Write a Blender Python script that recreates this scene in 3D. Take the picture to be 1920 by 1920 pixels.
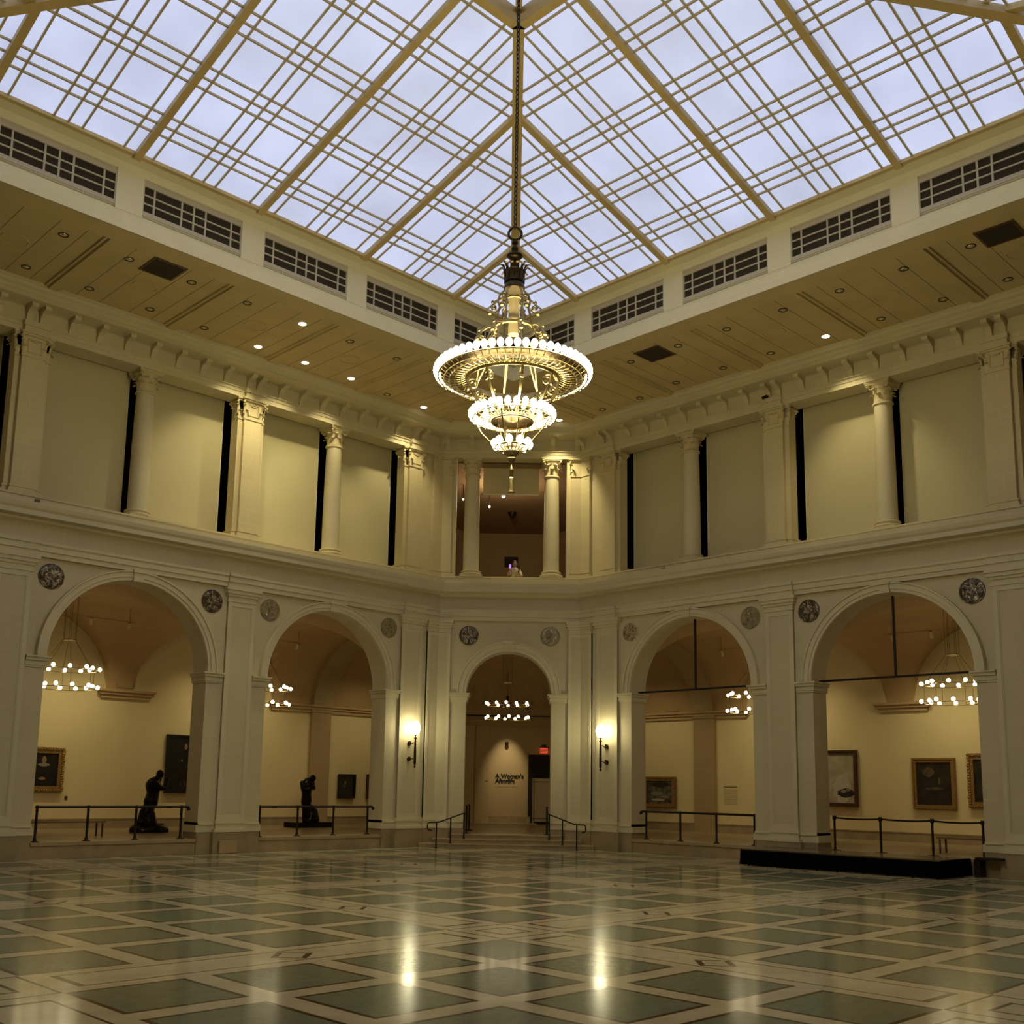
import bpy, math, random
from mathutils import Vector, Matrix, noise
PI = math.pi; R2 = math.sqrt(2)
sc = bpy.context.scene
for o in list(bpy.data.objects): bpy.data.objects.remove(o)

# ---------------------------------------------------------------- camera, world, exposure
cam_d = bpy.data.cameras.new('camera'); cam = bpy.data.objects.new('camera', cam_d); sc.collection.objects.link(cam)
Cr = Vector((0.71167863, -0.70230269, 0.01686612)); Cu = Vector((-0.12247339, -0.10039605, 0.98738083)); Cf = Vector((0.69174692, 0.70476348, 0.15746311))
Cm = Matrix((Cr, Cu, -Cf)).transposed().to_4x4(); Cm.translation = (-28.6057, -28.6439, 2.0789)
cam.matrix_world = Cm
cam_d.sensor_width = 36; cam_d.lens = 36*1999.84/1920; cam_d.shift_x = (960-939)/1920; cam_d.shift_y = (1155.86-960)/1920
cam_d.clip_end = 300
sc.camera = cam
w = bpy.data.worlds.new('world'); sc.world = w; w.use_nodes = True
w.node_tree.nodes['Background'].inputs[0].default_value = (.02, .022, .03, 1); w.node_tree.nodes['Background'].inputs[1].default_value = .3
sc.view_settings.view_transform = 'Standard'; sc.view_settings.look = 'None'; sc.view_settings.gamma = 1
sc.view_settings.use_curve_mapping = False; sc.view_settings.exposure = 0.0
sc.cycles.use_denoising = True
sc.cycles.max_bounces = 6; sc.cycles.diffuse_bounces = 4; sc.cycles.glossy_bounces = 3
sc.cycles.sample_clamp_indirect = 3.0; sc.cycles.caustics_reflective = False; sc.cycles.caustics_refractive = False
SKYLIGHT = 1.2      # brightness of the laylight
BULB = 82.0         # chandelier bulbs
SCONCE_W = 380.0
WARM = (1.0, .80, .48)
SPOT_W = 400.0      # downlights that are on
GAL_W = 130.0       # gallery track heads

def lamp(name, kind, loc, col, energy, parent=None, **k):
    l = bpy.data.lights.new(name, kind); l.color = col; l.energy = energy
    for a, b in k.items():
        if a != 'aim': setattr(l, a, b)
    o = bpy.data.objects.new(name, l); sc.collection.objects.link(o); o.location = loc
    if 'aim' in k: o.rotation_euler = (Vector(k['aim'])-Vector(loc)).to_track_quat('-Z', 'Y').to_euler()
    if parent:
        o.parent = parent; o.matrix_parent_inverse = pm(parent).inverted()
    return o
def pm(o):
    m = Matrix.Translation(o.location) @ o.rotation_euler.to_matrix().to_4x4()
    return (pm(o.parent) @ m) if o.parent else m

# ---------------------------------------------------------------- materials
def mat(name, col, rough=.6, metal=0, noise_s=0, noise_a=0, col2=None, bump=0, bump_s=40, emit=None, emit_s=1, brick=None, spec=.5, coat=0):
    m = bpy.data.materials.new(name); m.use_nodes = True; nt = m.node_tree; N = nt.nodes; Lk = nt.links
    b = N['Principled BSDF']; b.inputs['Base Color'].default_value = (*col, 1); b.inputs['Roughness'].default_value = rough
    b.inputs['Metallic'].default_value = metal; b.inputs['Specular IOR Level'].default_value = spec; b.inputs['Coat Weight'].default_value = coat
    b.inputs['Coat Roughness'].default_value = .05
    tc = N.new('ShaderNodeTexCoord'); src = None
    if noise_a or col2:
        nz = N.new('ShaderNodeTexNoise'); nz.inputs['Scale'].default_value = noise_s or 3; nz.inputs['Detail'].default_value = 5
        Lk.new(tc.outputs['Object'], nz.inputs['Vector'])
        mx = N.new('ShaderNodeMix'); mx.data_type = 'RGBA'
        c2 = col2 if col2 else tuple(c*(1-noise_a) for c in col)
        mx.inputs['A'].default_value = (*col, 1); mx.inputs['B'].default_value = (*c2, 1)
        rp = N.new('ShaderNodeMapRange'); rp.inputs['From Min'].default_value = .35; rp.inputs['From Max'].default_value = .65
        Lk.new(nz.outputs['Fac'], rp.inputs['Value']); Lk.new(rp.outputs['Result'], mx.inputs['Factor']); src = mx.outputs['Result']
    if brick:
        bw, bh, ms, mc = brick
        bk = N.new('ShaderNodeTexBrick'); bk.inputs['Scale'].default_value = 1; bk.inputs['Mortar Size'].default_value = ms
        bk.inputs['Brick Width'].default_value = bw; bk.inputs['Row Height'].default_value = bh; bk.inputs['Mortar Smooth'].default_value = .3
        Lk.new(tc.outputs['UV'], bk.inputs['Vector'])
        for i in ('Color1', 'Color2'):
            k = .96 if i == 'Color2' else 1
            if src: Lk.new(src, bk.inputs[i])
            else: bk.inputs[i].default_value = (*[c*k for c in col], 1)
        bk.inputs['Mortar'].default_value = (*mc, 1); src = bk.outputs['Color']
    if src: Lk.new(src, b.inputs['Base Color'])
    if bump:
        n2 = N.new('ShaderNodeTexNoise'); n2.inputs['Scale'].default_value = bump_s; n2.inputs['Detail'].default_value = 4
        Lk.new(tc.outputs['Object'], n2.inputs['Vector'])
        bp = N.new('ShaderNodeBump'); bp.inputs['Strength'].default_value = bump; bp.inputs['Distance'].default_value = .02
        Lk.new(n2.outputs['Fac'], bp.inputs['Height']); Lk.new(bp.outputs['Normal'], b.inputs['Normal'])
    if emit:
        b.inputs['Emission Color'].default_value = (*emit, 1); b.inputs['Emission Strength'].default_value = emit_s
    return m
M = {}
M['wall'] = mat('grey_limestone_blocks', (.58, .505, .32), .75, noise_s=.8, noise_a=.07, brick=(1.15, .49, .007, (.60, .54, .36)), bump=.06)
M['trim'] = mat('pale_limestone_trim', (.63, .56, .365), .65, noise_s=1.2, noise_a=.07, bump=.05)
M['upper'] = mat('cream_upper_stone', (.62, .53, .31), .65, noise_s=.9, noise_a=.06, brick=(1.3, .46, .006, (.70, .61, .38)), bump=.05)
M['panel'] = mat('painted_screen_panel', (.57, .51, .30), .8, noise_s=.7, noise_a=.05)
M['white_edge'] = mat('white_panel_edge', (.8, .74, .55), .6)
M['plaster'] = mat('ceiling_plaster', (.60, .48, .25), .8, noise_s=1.1, noise_a=.1)
M['plaster_d'] = mat('ceiling_groove_shadow_gap', (.22, .17, .09), .9)
M['fascia'] = mat('fascia_plaster', (.80, .74, .50), .7, noise_s=1.5, noise_a=.05)
M['rafter'] = mat('ochre_skylight_rafter', (.62, .47, .20), .5, noise_s=2, noise_a=.12)
M['bar'] = mat('bronze_glazing_bar', (.55, .46, .26), .5)
M['grille'] = mat('pale_grille_frame', (.52, .47, .35), .6)
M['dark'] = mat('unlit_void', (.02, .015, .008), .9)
M['grille_back'] = mat('brown_grille_mesh', (.03, .021, .009), .9)
M['brass'] = mat('aged_brass', (.50, .40, .19), .28, metal=1, noise_s=9, noise_a=.4)
M['darkbrass'] = mat('darkened_bronze', (.085, .06, .03), .35, metal=1, noise_s=8, noise_a=.4)
M['blackmetal'] = mat('black_metal', (.012, .009, .006), .5, spec=.25)
M['stem'] = mat('tan_enamelled_stem', (.30, .24, .13), .5)
M['chain'] = mat('iron_chain', (.03, .022, .012), .45, metal=.6)
M['bronze'] = mat('dark_bronze_cast', (.018, .013, .008), .22, metal=.85, bump=.3, bump_s=14)
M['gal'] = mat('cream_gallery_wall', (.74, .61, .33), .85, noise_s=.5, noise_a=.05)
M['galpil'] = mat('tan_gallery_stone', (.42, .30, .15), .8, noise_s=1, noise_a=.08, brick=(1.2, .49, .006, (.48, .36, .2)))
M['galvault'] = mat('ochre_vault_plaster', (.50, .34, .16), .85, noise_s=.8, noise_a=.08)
M['galfloor'] = mat('gallery_stone_floor', (.40, .29, .15), .3, noise_s=1.5, noise_a=.15)
M['step'] = mat('tan_marble_step', (.40, .30, .17), .35, noise_s=2.5, noise_a=.2)
M['plinth'] = mat('tan_marble_plinth', (.36, .28, .16), .4, noise_s=1.7, noise_a=.2, brick=(1.6, 2, .004, (.28, .2, .1)))
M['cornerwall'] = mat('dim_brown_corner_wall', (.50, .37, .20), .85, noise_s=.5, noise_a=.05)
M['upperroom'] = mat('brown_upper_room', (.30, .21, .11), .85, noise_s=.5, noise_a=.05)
M['white'] = mat('white_board', (.62, .50, .33), .7)
M['gold'] = mat('gilt_picture_frame', (.42, .24, .07), .35, metal=.5, noise_s=25, noise_a=.4, bump=.5, bump_s=30)
M['woodframe'] = mat('dark_wood_frame', (.09, .035, .015), .4, noise_s=20, noise_a=.3)
M['blackframe'] = mat('black_frame', (.015, .01, .006), .4)
M['fabric'] = mat('black_skirt_fabric', (.003, .003, .004), 1.0, spec=0)
M['stagetop'] = mat('dark_stage_deck', (.10, .07, .035), .25, noise_s=3, noise_a=.2)
M['bench'] = mat('brown_bench_wood', (.22, .13, .045), .4, noise_s=6, noise_a=.2)
M['skin'] = mat('skin', (.35, .18, .11), .6); M['hair'] = mat('black_hair', (.008, .005, .006), .5); M['cloth'] = mat('white_top', (.7, .62, .45), .8, noise_s=14, noise_a=.7)
M['phone'] = mat('violet_screen', (.1, .05, .2), .4, emit=(.55, .25, .9), emit_s=.9)
M['ink'] = mat('black_lettering', (.01, .008, .006), .7); M['greyink'] = mat('grey_lettering', (.33, .25, .14), .8)
M['exit'] = mat('red_sign_face', (.5, .05, .02), .5, emit=(1, .10, .04), emit_s=.55)
M['bulb'] = mat('lit_chandelier_bulb', (1, 1, 1), .3, emit=(1, .84, .46), emit_s=BULB)
M['gbulb'] = mat('lit_ring_bulb', (1, 1, 1), .3, emit=(1, .84, .5), emit_s=9)
M['globe'] = mat('lit_frosted_shade', (1, 1, 1), .3, emit=(1, .90, .55), emit_s=26)
M['lens'] = mat('lit_downlight_lens', (1, 1, 1), .3, emit=(1, .86, .58), emit_s=5)
M['bulb_off'] = mat('unlit_lamp_glint_mirror', (.98, .94, .8), .05, metal=1)  # mirror metal rather than glass, chosen to catch the chandelier's glint
M['reflector'] = mat('downlight_reflector', (.22, .17, .10), .2, metal=1)
M['glass'] = mat('laylight_glass', (.35, .37, .42), .4, emit=(.41, .455, .645), emit_s=SKYLIGHT)
nt = M['glass'].node_tree
nz = nt.nodes.new('ShaderNodeTexNoise'); nz.inputs['Scale'].default_value = .45; nz.inputs['Detail'].default_value = 3
tcn = nt.nodes.new('ShaderNodeTexCoord'); nt.links.new(tcn.outputs['Object'], nz.inputs['Vector'])
mr = nt.nodes.new('ShaderNodeMapRange'); mr.inputs['To Min'].default_value = SKYLIGHT*.86; mr.inputs['To Max'].default_value = SKYLIGHT*1.14
mr.inputs['From Min'].default_value = .3; mr.inputs['From Max'].default_value = .7
nt.links.new(nz.outputs['Fac'], mr.inputs['Value']); nt.links.new(mr.outputs['Result'], nt.nodes['Principled BSDF'].inputs['Emission Strength'])
# floor stones
M['f_cream'] = mat('cream_floor_marble', (.62, .54, .33), .13, noise_s=2.2, noise_a=.16, bump=.006, bump_s=4, spec=.22)
M['f_green'] = mat('green_glass_tile', (.185, .215, .13), .16, noise_s=7, noise_a=.14, bump=.01, bump_s=5, spec=.15)
M['f_line'] = mat('brown_marble_strip', (.032, .019, .009), .14, spec=.25)
# relief disc stones
def veined(name, a, b, sc_, th, rough=.25):
    m = mat(name, a, rough, bump=.4, bump_s=9); nt = m.node_tree; N = nt.nodes
    tc = N.new('ShaderNodeTexCoord'); v = N.new('ShaderNodeTexNoise'); v.inputs['Scale'].default_value = sc_; v.inputs['Detail'].default_value = 6; v.inputs['Distortion'].default_value = 1.6
    nt.links.new(tc.outputs['Object'], v.inputs['Vector'])
    r = N.new('ShaderNodeValToRGB'); e = r.color_ramp.elements
    e[0].position = th-.025; e[0].color = (*a, 1); e[1].position = th+.03; e[1].color = (*a, 1)
    x = e.new(th); x.color = (*b, 1)
    nt.links.new(v.outputs['Fac'], r.inputs['Fac']); nt.links.new(r.outputs['Color'], N['Principled BSDF'].inputs['Base Color'])
    return m
M['disc_dark'] = veined('dark_veined_marble', (.06, .042, .02), (.5, .42, .27), 3.0, .5)
M['disc_mix'] = veined('streaked_brown_marble', (.30, .24, .13), (.06, .04, .02), 4.0, .5)
M['disc_pale'] = veined('pale_cracked_marble', (.40, .31, .18), (.05, .03, .015), 2.2, .52)

# ---------------------------------------------------------------- mesh builder
class MB:
    def __init__(s): s.v = []; s.f = []; s.m = []; s.sm = []
    def quad(s, a, b, c, d, m=0, smooth=False): s.poly((a, b, c, d), m, smooth)
    def poly(s, pts, m=0, smooth=False):
        n = len(s.v); s.v += [tuple(p) for p in pts]; s.f.append(tuple(range(n, n+len(pts)))); s.m.append(m); s.sm.append(smooth)
    def box(s, F, a0, a1, d0, d1, z0, z1, m=0):
        P = [F(a, d, z) for z in (z0, z1) for d in (d0, d1) for a in (a0, a1)]; n = len(s.v); s.v += [tuple(p) for p in P]
        for q in ((0, 1, 3, 2), (4, 6, 7, 5), (0, 4, 5, 1), (2, 3, 7, 6), (0, 2, 6, 4), (1, 5, 7, 3)):
            s.f.append(tuple(n+i for i in q)); s.m.append(m); s.sm.append(False)
    def grid(s, rows, m=0, smooth=True, close_u=False, close_v=False):
        n = len(s.v); R = len(rows); K = len(rows[0])
        for r in rows: s.v += [tuple(p) for p in r]
        for i in range(R if close_v else R-1):
            for j in range(K if close_u else K-1):
                a = n+i*K+j; b = n+i*K+(j+1) % K; c = n+((i+1) % R)*K+(j+1) % K; d = n+((i+1) % R)*K+j
                s.f.append((a, b, c, d)); s.m.append(m); s.sm.append(smooth)
    def lathe(s, prof, c=(0, 0, 0), n=20, m=0, smooth=True, caps=True):
        rows = []
        for r, z in prof:
            rows.append([(c[0]+r*math.cos(2*PI*k/n), c[1]+r*math.sin(2*PI*k/n), c[2]+z) for k in range(n)])
        s.grid(rows, m, smooth, close_u=True)
        if caps: s.poly(rows[0][::-1], m); s.poly(rows[-1], m)
    def tube(s, pts, r, n=6, m=0, closed=False):
        pts = [Vector(p) for p in pts]; rows = []; K = len(pts); up = None
        for i, p in enumerate(pts):
            if closed: t = pts[(i+1) % K]-pts[i-1]
            else: t = pts[min(i+1, K-1)]-pts[max(i-1, 0)]
            t.normalize()
            if up is None: up = Vector((0, 0, 1)) if abs(t.z) < .9 else Vector((1, 0, 0))
            x = t.cross(up)
            if x.length < 1e-4: x = t.orthogonal()
            x.normalize(); y = x.cross(t); up = y
            rr = r[i] if isinstance(r, (list, tuple)) else r
            rows.append([p+x*rr*math.cos(2*PI*k/n)+y*rr*math.sin(2*PI*k/n) for k in range(n)])
        s.grid(rows, m, True, close_u=True, close_v=closed)
        if not closed: s.poly(rows[0][::-1], m); s.poly(rows[-1], m)
    def ball(s, c, r, sz=1, n=10, m=0):
        prof = [(max(r*math.sin(PI*k/n), 1e-4), -r*sz*math.cos(PI*k/n)) for k in range(n+1)]
        s.lathe(prof, c, max(8, n), m)
    def add(s, o, M4):
        n = len(s.v); s.v += [tuple(M4 @ Vector(p)) for p in o.v]
        for f, m, sm in zip(o.f, o.m, o.sm): s.f.append(tuple(n+i for i in f)); s.m.append(m); s.sm.append(sm)
    def build(s, name, mats, parent=None, world=False):
        if world and parent:
            Wi = pm(parent).inverted(); s.v = [tuple(Wi @ Vector(p)) for p in s.v]
        me = bpy.data.meshes.new(name); me.from_pydata(s.v, [], s.f); me.update()
        if not isinstance(mats, (list, tuple)): mats = [mats]
        for m in mats: me.materials.append(M[m])
        me.polygons.foreach_set('material_index', s.m); me.polygons.foreach_set('use_smooth', s.sm)
        uv = me.uv_layers.new(name='uv'); Z = Vector((0, 0, 1)); W4 = pm(parent) if parent else None
        rot = W4.to_3x3() if W4 else None
        for p in me.polygons:
            nn = p.normal
            if abs(nn.z) > .8: t, b = Vector((1, 0, 0)), Vector((0, 1, 0))
            else: t = Z.cross(nn).normalized(); b = Z
            for li in p.loop_indices:
                co = me.vertices[me.loops[li].vertex_index].co; uv.data[li].uv = (co.dot(t), co.dot(b))
        o = bpy.data.objects.new(name, me); sc.collection.objects.link(o)
        if parent: o.parent = parent
        return o
def struct(o): o['kind'] = 'structure'; return o
def thing(name, label, cat, loc=(0, 0, 0), rot=0, group=None):
    o = bpy.data.objects.new(name, None); sc.collection.objects.link(o); o.location = loc; o.rotation_euler = (0, 0, rot); o.empty_display_size = .1
    o['label'] = label; o['category'] = cat
    if group: o['group'] = group
    return o
def tag(o, label, cat, group=None, kind=None):
    o['label'] = label; o['category'] = cat
    if group: o['group'] = group
    if kind: o['kind'] = kind
    return o
def copy_tree(o, parent=None):
    c = o.copy(); sc.collection.objects.link(c); c.parent = parent
    for ch in o.children: copy_tree(ch, c)
    return c
def place(src, loc, rot, label, group=None):
    c = copy_tree(src); c.location = loc; c.rotation_euler = (0, 0, rot); c['label'] = label
    if group: c['group'] = group
    return c

# ---------------------------------------------------------------- frames: s along the wall from the virtual corner, d into the court, z up
C0 = 3.641; DD = 30.17; SC = 4.883; W = 6.8; HA = 2.378; JD = .771; G = .43; T8 = math.tan(PI/8)
def FL(s, d, z): return Vector((-s, -d, z))
def FR(s, d, z): return Vector((-d, -s, z))
def FX(t, d, z): return Vector((-C0/2+(t-d)/R2, -C0/2-(t+d)/R2, z))
ROT = {'L': PI, 'R': PI/2, 'X': 3*PI/4}   # local +x runs along the wall, local +y points away from the court
FR_ = {'L': FL, 'R': FR, 'X': FX}
def frot(side):   # rotation that maps local -y onto the direction into the court
    return {'L': 0.0, 'R': -PI/2, 'X': -PI/4}[side]
def ID(a, d, z): return Vector((a, -d, z))       # local frame of a wall-mounted thing: x along, -y into court
S1 = 30.17
def path(d, smax=S1):
    c = C0+d*T8
    return [(-smax, -d), (-c, -d), (-d, -c), (-d, -smax)]
def sweep(mb, prof, smax=S1, m=0):
    rows = []
    for d, z in prof: rows.append([(x, y, z) for x, y in path(d, smax)])
    for i in range(len(rows)-1):
        for j in range(3): mb.quad(rows[i][j], rows[i][j+1], rows[i+1][j+1], rows[i+1][j], m)

# ---------------------------------------------------------------- floor
P = 7.3; X0 = -17.25
def bands(lo, hi):
    out = []
    k = math.floor((lo-X0)/P)-1
    while X0+k*P-P < hi+P:
        out.append(X0+k*P); k += 1
    return out
def part1d(lo, hi):
    """breakpoints with class codes along one axis"""
    br = set([lo, hi]); bs = bands(lo, hi)
    for b in bs:
        for q in (.6, .56, .37, .335, .30, .25): br |= {b-q, b+q}
        for q in (.93, .85): br |= {b-q, b+q}
        for t in range(4):
            a = b+.6+t*1.6; br |= {a, a+.06, a+1.24, a+1.3}
        br.add(b)
    return sorted(x for x in br if lo <= x <= hi)
def info(x):
    k = round((x-X0)/P); b = X0+k*P; q = abs(x-b)
    if q < .6: return 'b', q
    u = (x-X0) % P-.6; t = u % 1.6
    if t > 1.3: return 'g', q
    return ('e' if (t < .06 or t > 1.24) else 't'), q
LO = -30.17; br = part1d(LO, -.0)
fl = MB()
for i in range(len(br)-1):
    for j in range(len(br)-1):
        x0, x1, y0, y1 = br[i], br[i+1], br[j], br[j+1]
        if x1-x0 < 1e-5 or y1-y0 < 1e-5: continue
        xm, ym = (x0+x1)/2, (y0+y1)/2
        a, qa = info(xm); b, qb = info(ym); m = 0
        if a in 'te' and b in 'te': m = 1 if (a == 't' and b == 't') else 2
        elif a == 'b' and b == 'b':
            m = 2 if (max(qa, qb) > .56 or .25 < max(qa, qb) < .30) else 0
        elif a == 'b' or b == 'b':
            q, o = (qa, qb) if a == 'b' else (qb, qa)
            if o > .85 and .335 < q < .37: m = 2
            if .85 < o < .93 and q < .37: m = 2
        fl.quad((x0, y0, 0), (x1, y0, 0), (x1, y1, 0), (x0, y1, 0), m)
# rotated square inlays half way along every band
for b in bands(LO, 0):
    for c in bands(LO, 0):
        for (cx, cy) in ((b+P/2, c), (b, c+P/2)):
            if not (LO+1 < cx < -1 and LO+1 < cy < -1): continue
            h = .31; w_ = .05
            for k in range(4):
                a0 = k*PI/2; a1 = a0+PI/2
                p = lambda r, a: (cx+r*math.cos(a), cy+r*math.sin(a), .0012)
                ww = .075 if k % 2 else .03
                fl.quad(p(h, a0), p(h, a1), p(h-ww*R2, a1), p(h-ww*R2, a0), 2)
floor = struct(fl.build('floor', ['f_cream', 'f_green', 'f_line']))

# ---------------------------------------------------------------- arcade walls
def arcade(F, s0, s1, ops, z0, zt, jd, N=28):
    """ops: (centre, halfwidth, spring z)"""
    mb = MB(); edges = [s0]
    for c, r, zs in ops: edges += [c-r, c+r]
    edges.append(s1)
    for dd in (0, -jd):
        for i in range(0, len(edges), 2): mb.quad(F(edges[i], dd, z0), F(edges[i+1], dd, z0), F(edges[i+1], dd, zt), F(edges[i], dd, zt))
        for c, r, zs in ops:
            for k in range(N):
                a, b = PI*k/N, PI*(k+1)/N
                pa = (c+r*math.cos(a), zs+r*math.sin(a)); pb = (c+r*math.cos(b), zs+r*math.sin(b))
                mb.quad(F(pa[0], dd, pa[1]), F(pa[0], dd, zt), F(pb[0], dd, zt), F(pb[0], dd, pb[1]))
    for c, r, zs in ops:
        for e in (c-r, c+r): mb.quad(F(e, 0, z0), F(e, -jd, z0), F(e, -jd, zs), F(e, 0, zs))
        for k in range(N):
            a, b = PI*k/N, PI*(k+1)/N
            mb.quad(F(c+r*math.cos(a), 0, zs+r*math.sin(a)), F(c+r*math.cos(a), -jd, zs+r*math.sin(a)), F(c+r*math.cos(b), -jd, zs+r*math.sin(b)), F(c+r*math.cos(b), 0, zs+r*math.sin(b)))
    return mb
ZS = 5.30; ZE = 8.0
opsS = [(SC+W*(k+.5), HA, ZS) for k in range(3)]
for nm, F in (('wall_left', FL), ('wall_right', FR)):
    struct(arcade(F, C0, S1, opsS, 0, ZE, JD).build(nm, 'wall'))
XR = 1.52; XS = 5.34
struct(arcade(FX, -C0/R2, C0/R2, [(0, XR, XS)], 0, ZE, JD).build('wall_corner', 'wall'))
# back walls of the court, behind the camera
bk = MB(); bk.quad((-DD, -DD+6, 0), (-DD, 0, 0), (-DD, 0, 15.2), (-DD, -DD+6, 15.2)); bk.quad((-DD+6, -DD, 0), (0, -DD, 0), (0, -DD, 15.2), (-DD+6, -DD, 15.2))
struct(bk.build('wall_back', 'wall'))
bk = MB(); bk.quad((-DD, -DD+6, 0), (-DD-5, -DD+1, 0), (-DD-5, -DD+1, 15.2), (-DD, -DD+6, 15.2)); bk.quad((-DD+6, -DD, 0), (-DD+1, -DD-5, 0), (-DD+1, -DD-5, 15.2), (-DD+6, -DD, 15.2))
bk.quad((-DD-5, -DD+1, 0), (-DD+1, -DD-5, 0), (-DD+1, -DD-5, 15.2), (-DD-5, -DD+1, 15.2)); struct(bk.build('wall_entrance', 'wall'))
bk = MB(); bk.poly([(-DD, -DD, 0), (-DD+6, -DD, 0), (-DD+1, -DD-5, 0), (-DD-5, -DD+1, 0), (-DD, -DD+6, 0)]); struct(bk.build('floor', 'f_cream'))

def archivolt(F, c, r, zs, w_, N=36):
    mb = MB(); pr = [(0, .0), (0, .10), (w_*.3, .10), (w_*.33, .13), (w_*.8, .13), (w_*.85, .17), (w_, .17), (w_, 0)]
    rows = []
    for rr, d in pr: rows.append([F(c+(r+rr)*math.cos(PI*k/N), d, zs+(r+rr)*math.sin(PI*k/N)) for k in range(N+1)])
    mb.grid(rows, 0, False)
    kz = zs+r
    for dz0, dz1, dd, hw in ((-.03, .03, .20, .17), (.03, w_-.06, .17, .15), (w_-.06, w_+.02, .22, .19)):   # scrolled keystone
        mb.box(F, c-hw, c+hw, 0, dd, kz+dz0, kz+dz1)
    return mb
def impost(F, a0, a1, e0, e1, zs):
    """capital band along s a0..a1, returning into the jamb at e (True -> return)"""
    mb = MB()
    for z0, z1, p in ((zs-.31, zs-.26, .03), (zs-.26, zs-.13, .05), (zs-.13, zs-.05, .10), (zs-.05, zs, .14)):
        mb.box(F, a0-(p if e0 else 0), a1+(p if e1 else 0), -JD-.02, p, z0, z1)
    return mb
n_tr = [0]
def trim(mb, m='trim'):
    n_tr[0] += 1
    return struct(mb.build('trim_%d' % n_tr[0], m))
for F in (FL, FR):
    for c, r, zs in opsS: trim(archivolt(F, c, r, zs, .28))
    ed = []
    for k in range(3):
        c = opsS[k][0]
        trim(impost(F, c-HA-.53, c-HA, 0, 1, ZS)); trim(impost(F, c+HA, c+HA+.53, 1, 0, ZS))
trim(archivolt(FX, 0, XR, XS, .33)); trim(impost(FX, -2.1, -XR, 0, 1, XS)); trim(impost(FX, XR, 2.1, 1, 0, XS))

# lower entablature, cornice and parapet
e = MB(); sweep(e, [(-.0, 7.94), (.12, 7.94), (.12, 8.07), (.16, 8.08), (.16, 8.22), (.20, 8.26), (.20, 8.33), (.06, 8.34)]); trim(e)
e = MB(); sweep(e, [(.06, 8.33), (.06, 8.74), (.10, 8.80)]); trim(e, 'wall')
e = MB(); sweep(e, [(.10, 8.80), (.20, 8.84), (.22, 8.90), (.44, 8.92), (.48, 8.93), (.48, 9.06), (.53, 9.12), (.56, 9.22), (.56, 9.27), (.24, 9.29)]); trim(e)
e = MB(); sweep(e, [(.24, 9.28), (.20, 9.30), (.20, 9.46), (.24, 9.48), (.24, 9.53), (-1.2, 9.53), (-1.2, 8.7)]); trim(e)
for F in (FL, FR):      # slight breaks of the entablature above each pilaster
    e = MB()
    for k in range(4):
        c = SC+k*W; h = .56 if k else .5
        e.box(F, c-h, c+h, .0, .22, 7.94, 8.07); e.box(F, c-h, c+h, .0, .26, 8.07, 8.24); e.box(F, c-h, c+h, .0, .30, 8.24, 8.34)
    trim(e)

# ---------------------------------------------------------------- lower pilasters
def lower_pilaster():
    root = thing('pilaster', '', 'pilaster')
    h = .469; p = .09; mb = MB(); F = ID
    zb, zt = .98, 7.5
    mb.box(F, -h, h, .001, p-.025, zb, zt, 1)
    for a0, a1, z0, z1 in ((-h, -h+.12, zb, zt), (h-.12, h, zb, zt), (-h+.12, h-.12, zb, zb+.14), (-h+.12, h-.12, zt-.14, zt)): mb.box(F, a0, a1, -.01, p, z0, z1, 0)
    for a0, a1, z0, z1 in ((-h+.12, -h+.15, zb+.14, zt-.14), (h-.15, h-.12, zb+.14, zt-.14)): mb.box(F, a0, a1, 0, p-.012, z0, z1, 0)
    mb.build('shaft', ['trim', 'wall'], root)
    b = MB(); b.box(F, -h-.02, h+.02, -.02, p+.03, .92, .98)
    b.box(F, -h-.05, h+.05, -.02, p+.06, .86, .92); b.box(F, -h-.03, h+.03, -.02, p+.04, .70, .86); b.box(F, -h-.10, h+.10, -.02, p+.12, .62, .70)
    b.build('base', 'trim', root)
    b = MB(); b.box(F, -h-.13, h+.13, -.02, p+.1, 0, .62); b.build('plinth', 'plinth', root)
    c = MB()
    for z0, z1, q in ((7.5, 7.55, .03), (7.55, 7.66, .01), (7.66, 7.74, .05), (7.74, 7.84, .10), (7.84, 7.94, .14)): c.box(F, -h-q, h+q, -.02, p+q, z0, z1)
    c.build('cap', 'trim', root)
    return root
lp = lower_pilaster(); first = True
LPL = {('L', 0): 'panelled stone pilaster carrying the left wall lamp beside the corner', ('L', 1): 'panelled stone pilaster between the two left arches', ('L', 2): 'panelled stone pilaster at the left edge of the photo, lower storey',
       ('R', 0): 'panelled stone pilaster carrying the right wall lamp beside the corner', ('R', 1): 'panelled stone pilaster between the two right arches, behind the stage', ('R', 2): 'panelled stone pilaster at the right edge of the photo, lower storey'}
for side in 'LR':
    for k in range(3):
        o = lp if first else copy_tree(lp); first = False
        o.location = FR_[side](SC+k*W, 0, 0); o.rotation_euler = (0, 0, frot(side)); o['label'] = LPL[(side, k)]; o['group'] = 'lower storey pilasters'
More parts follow.
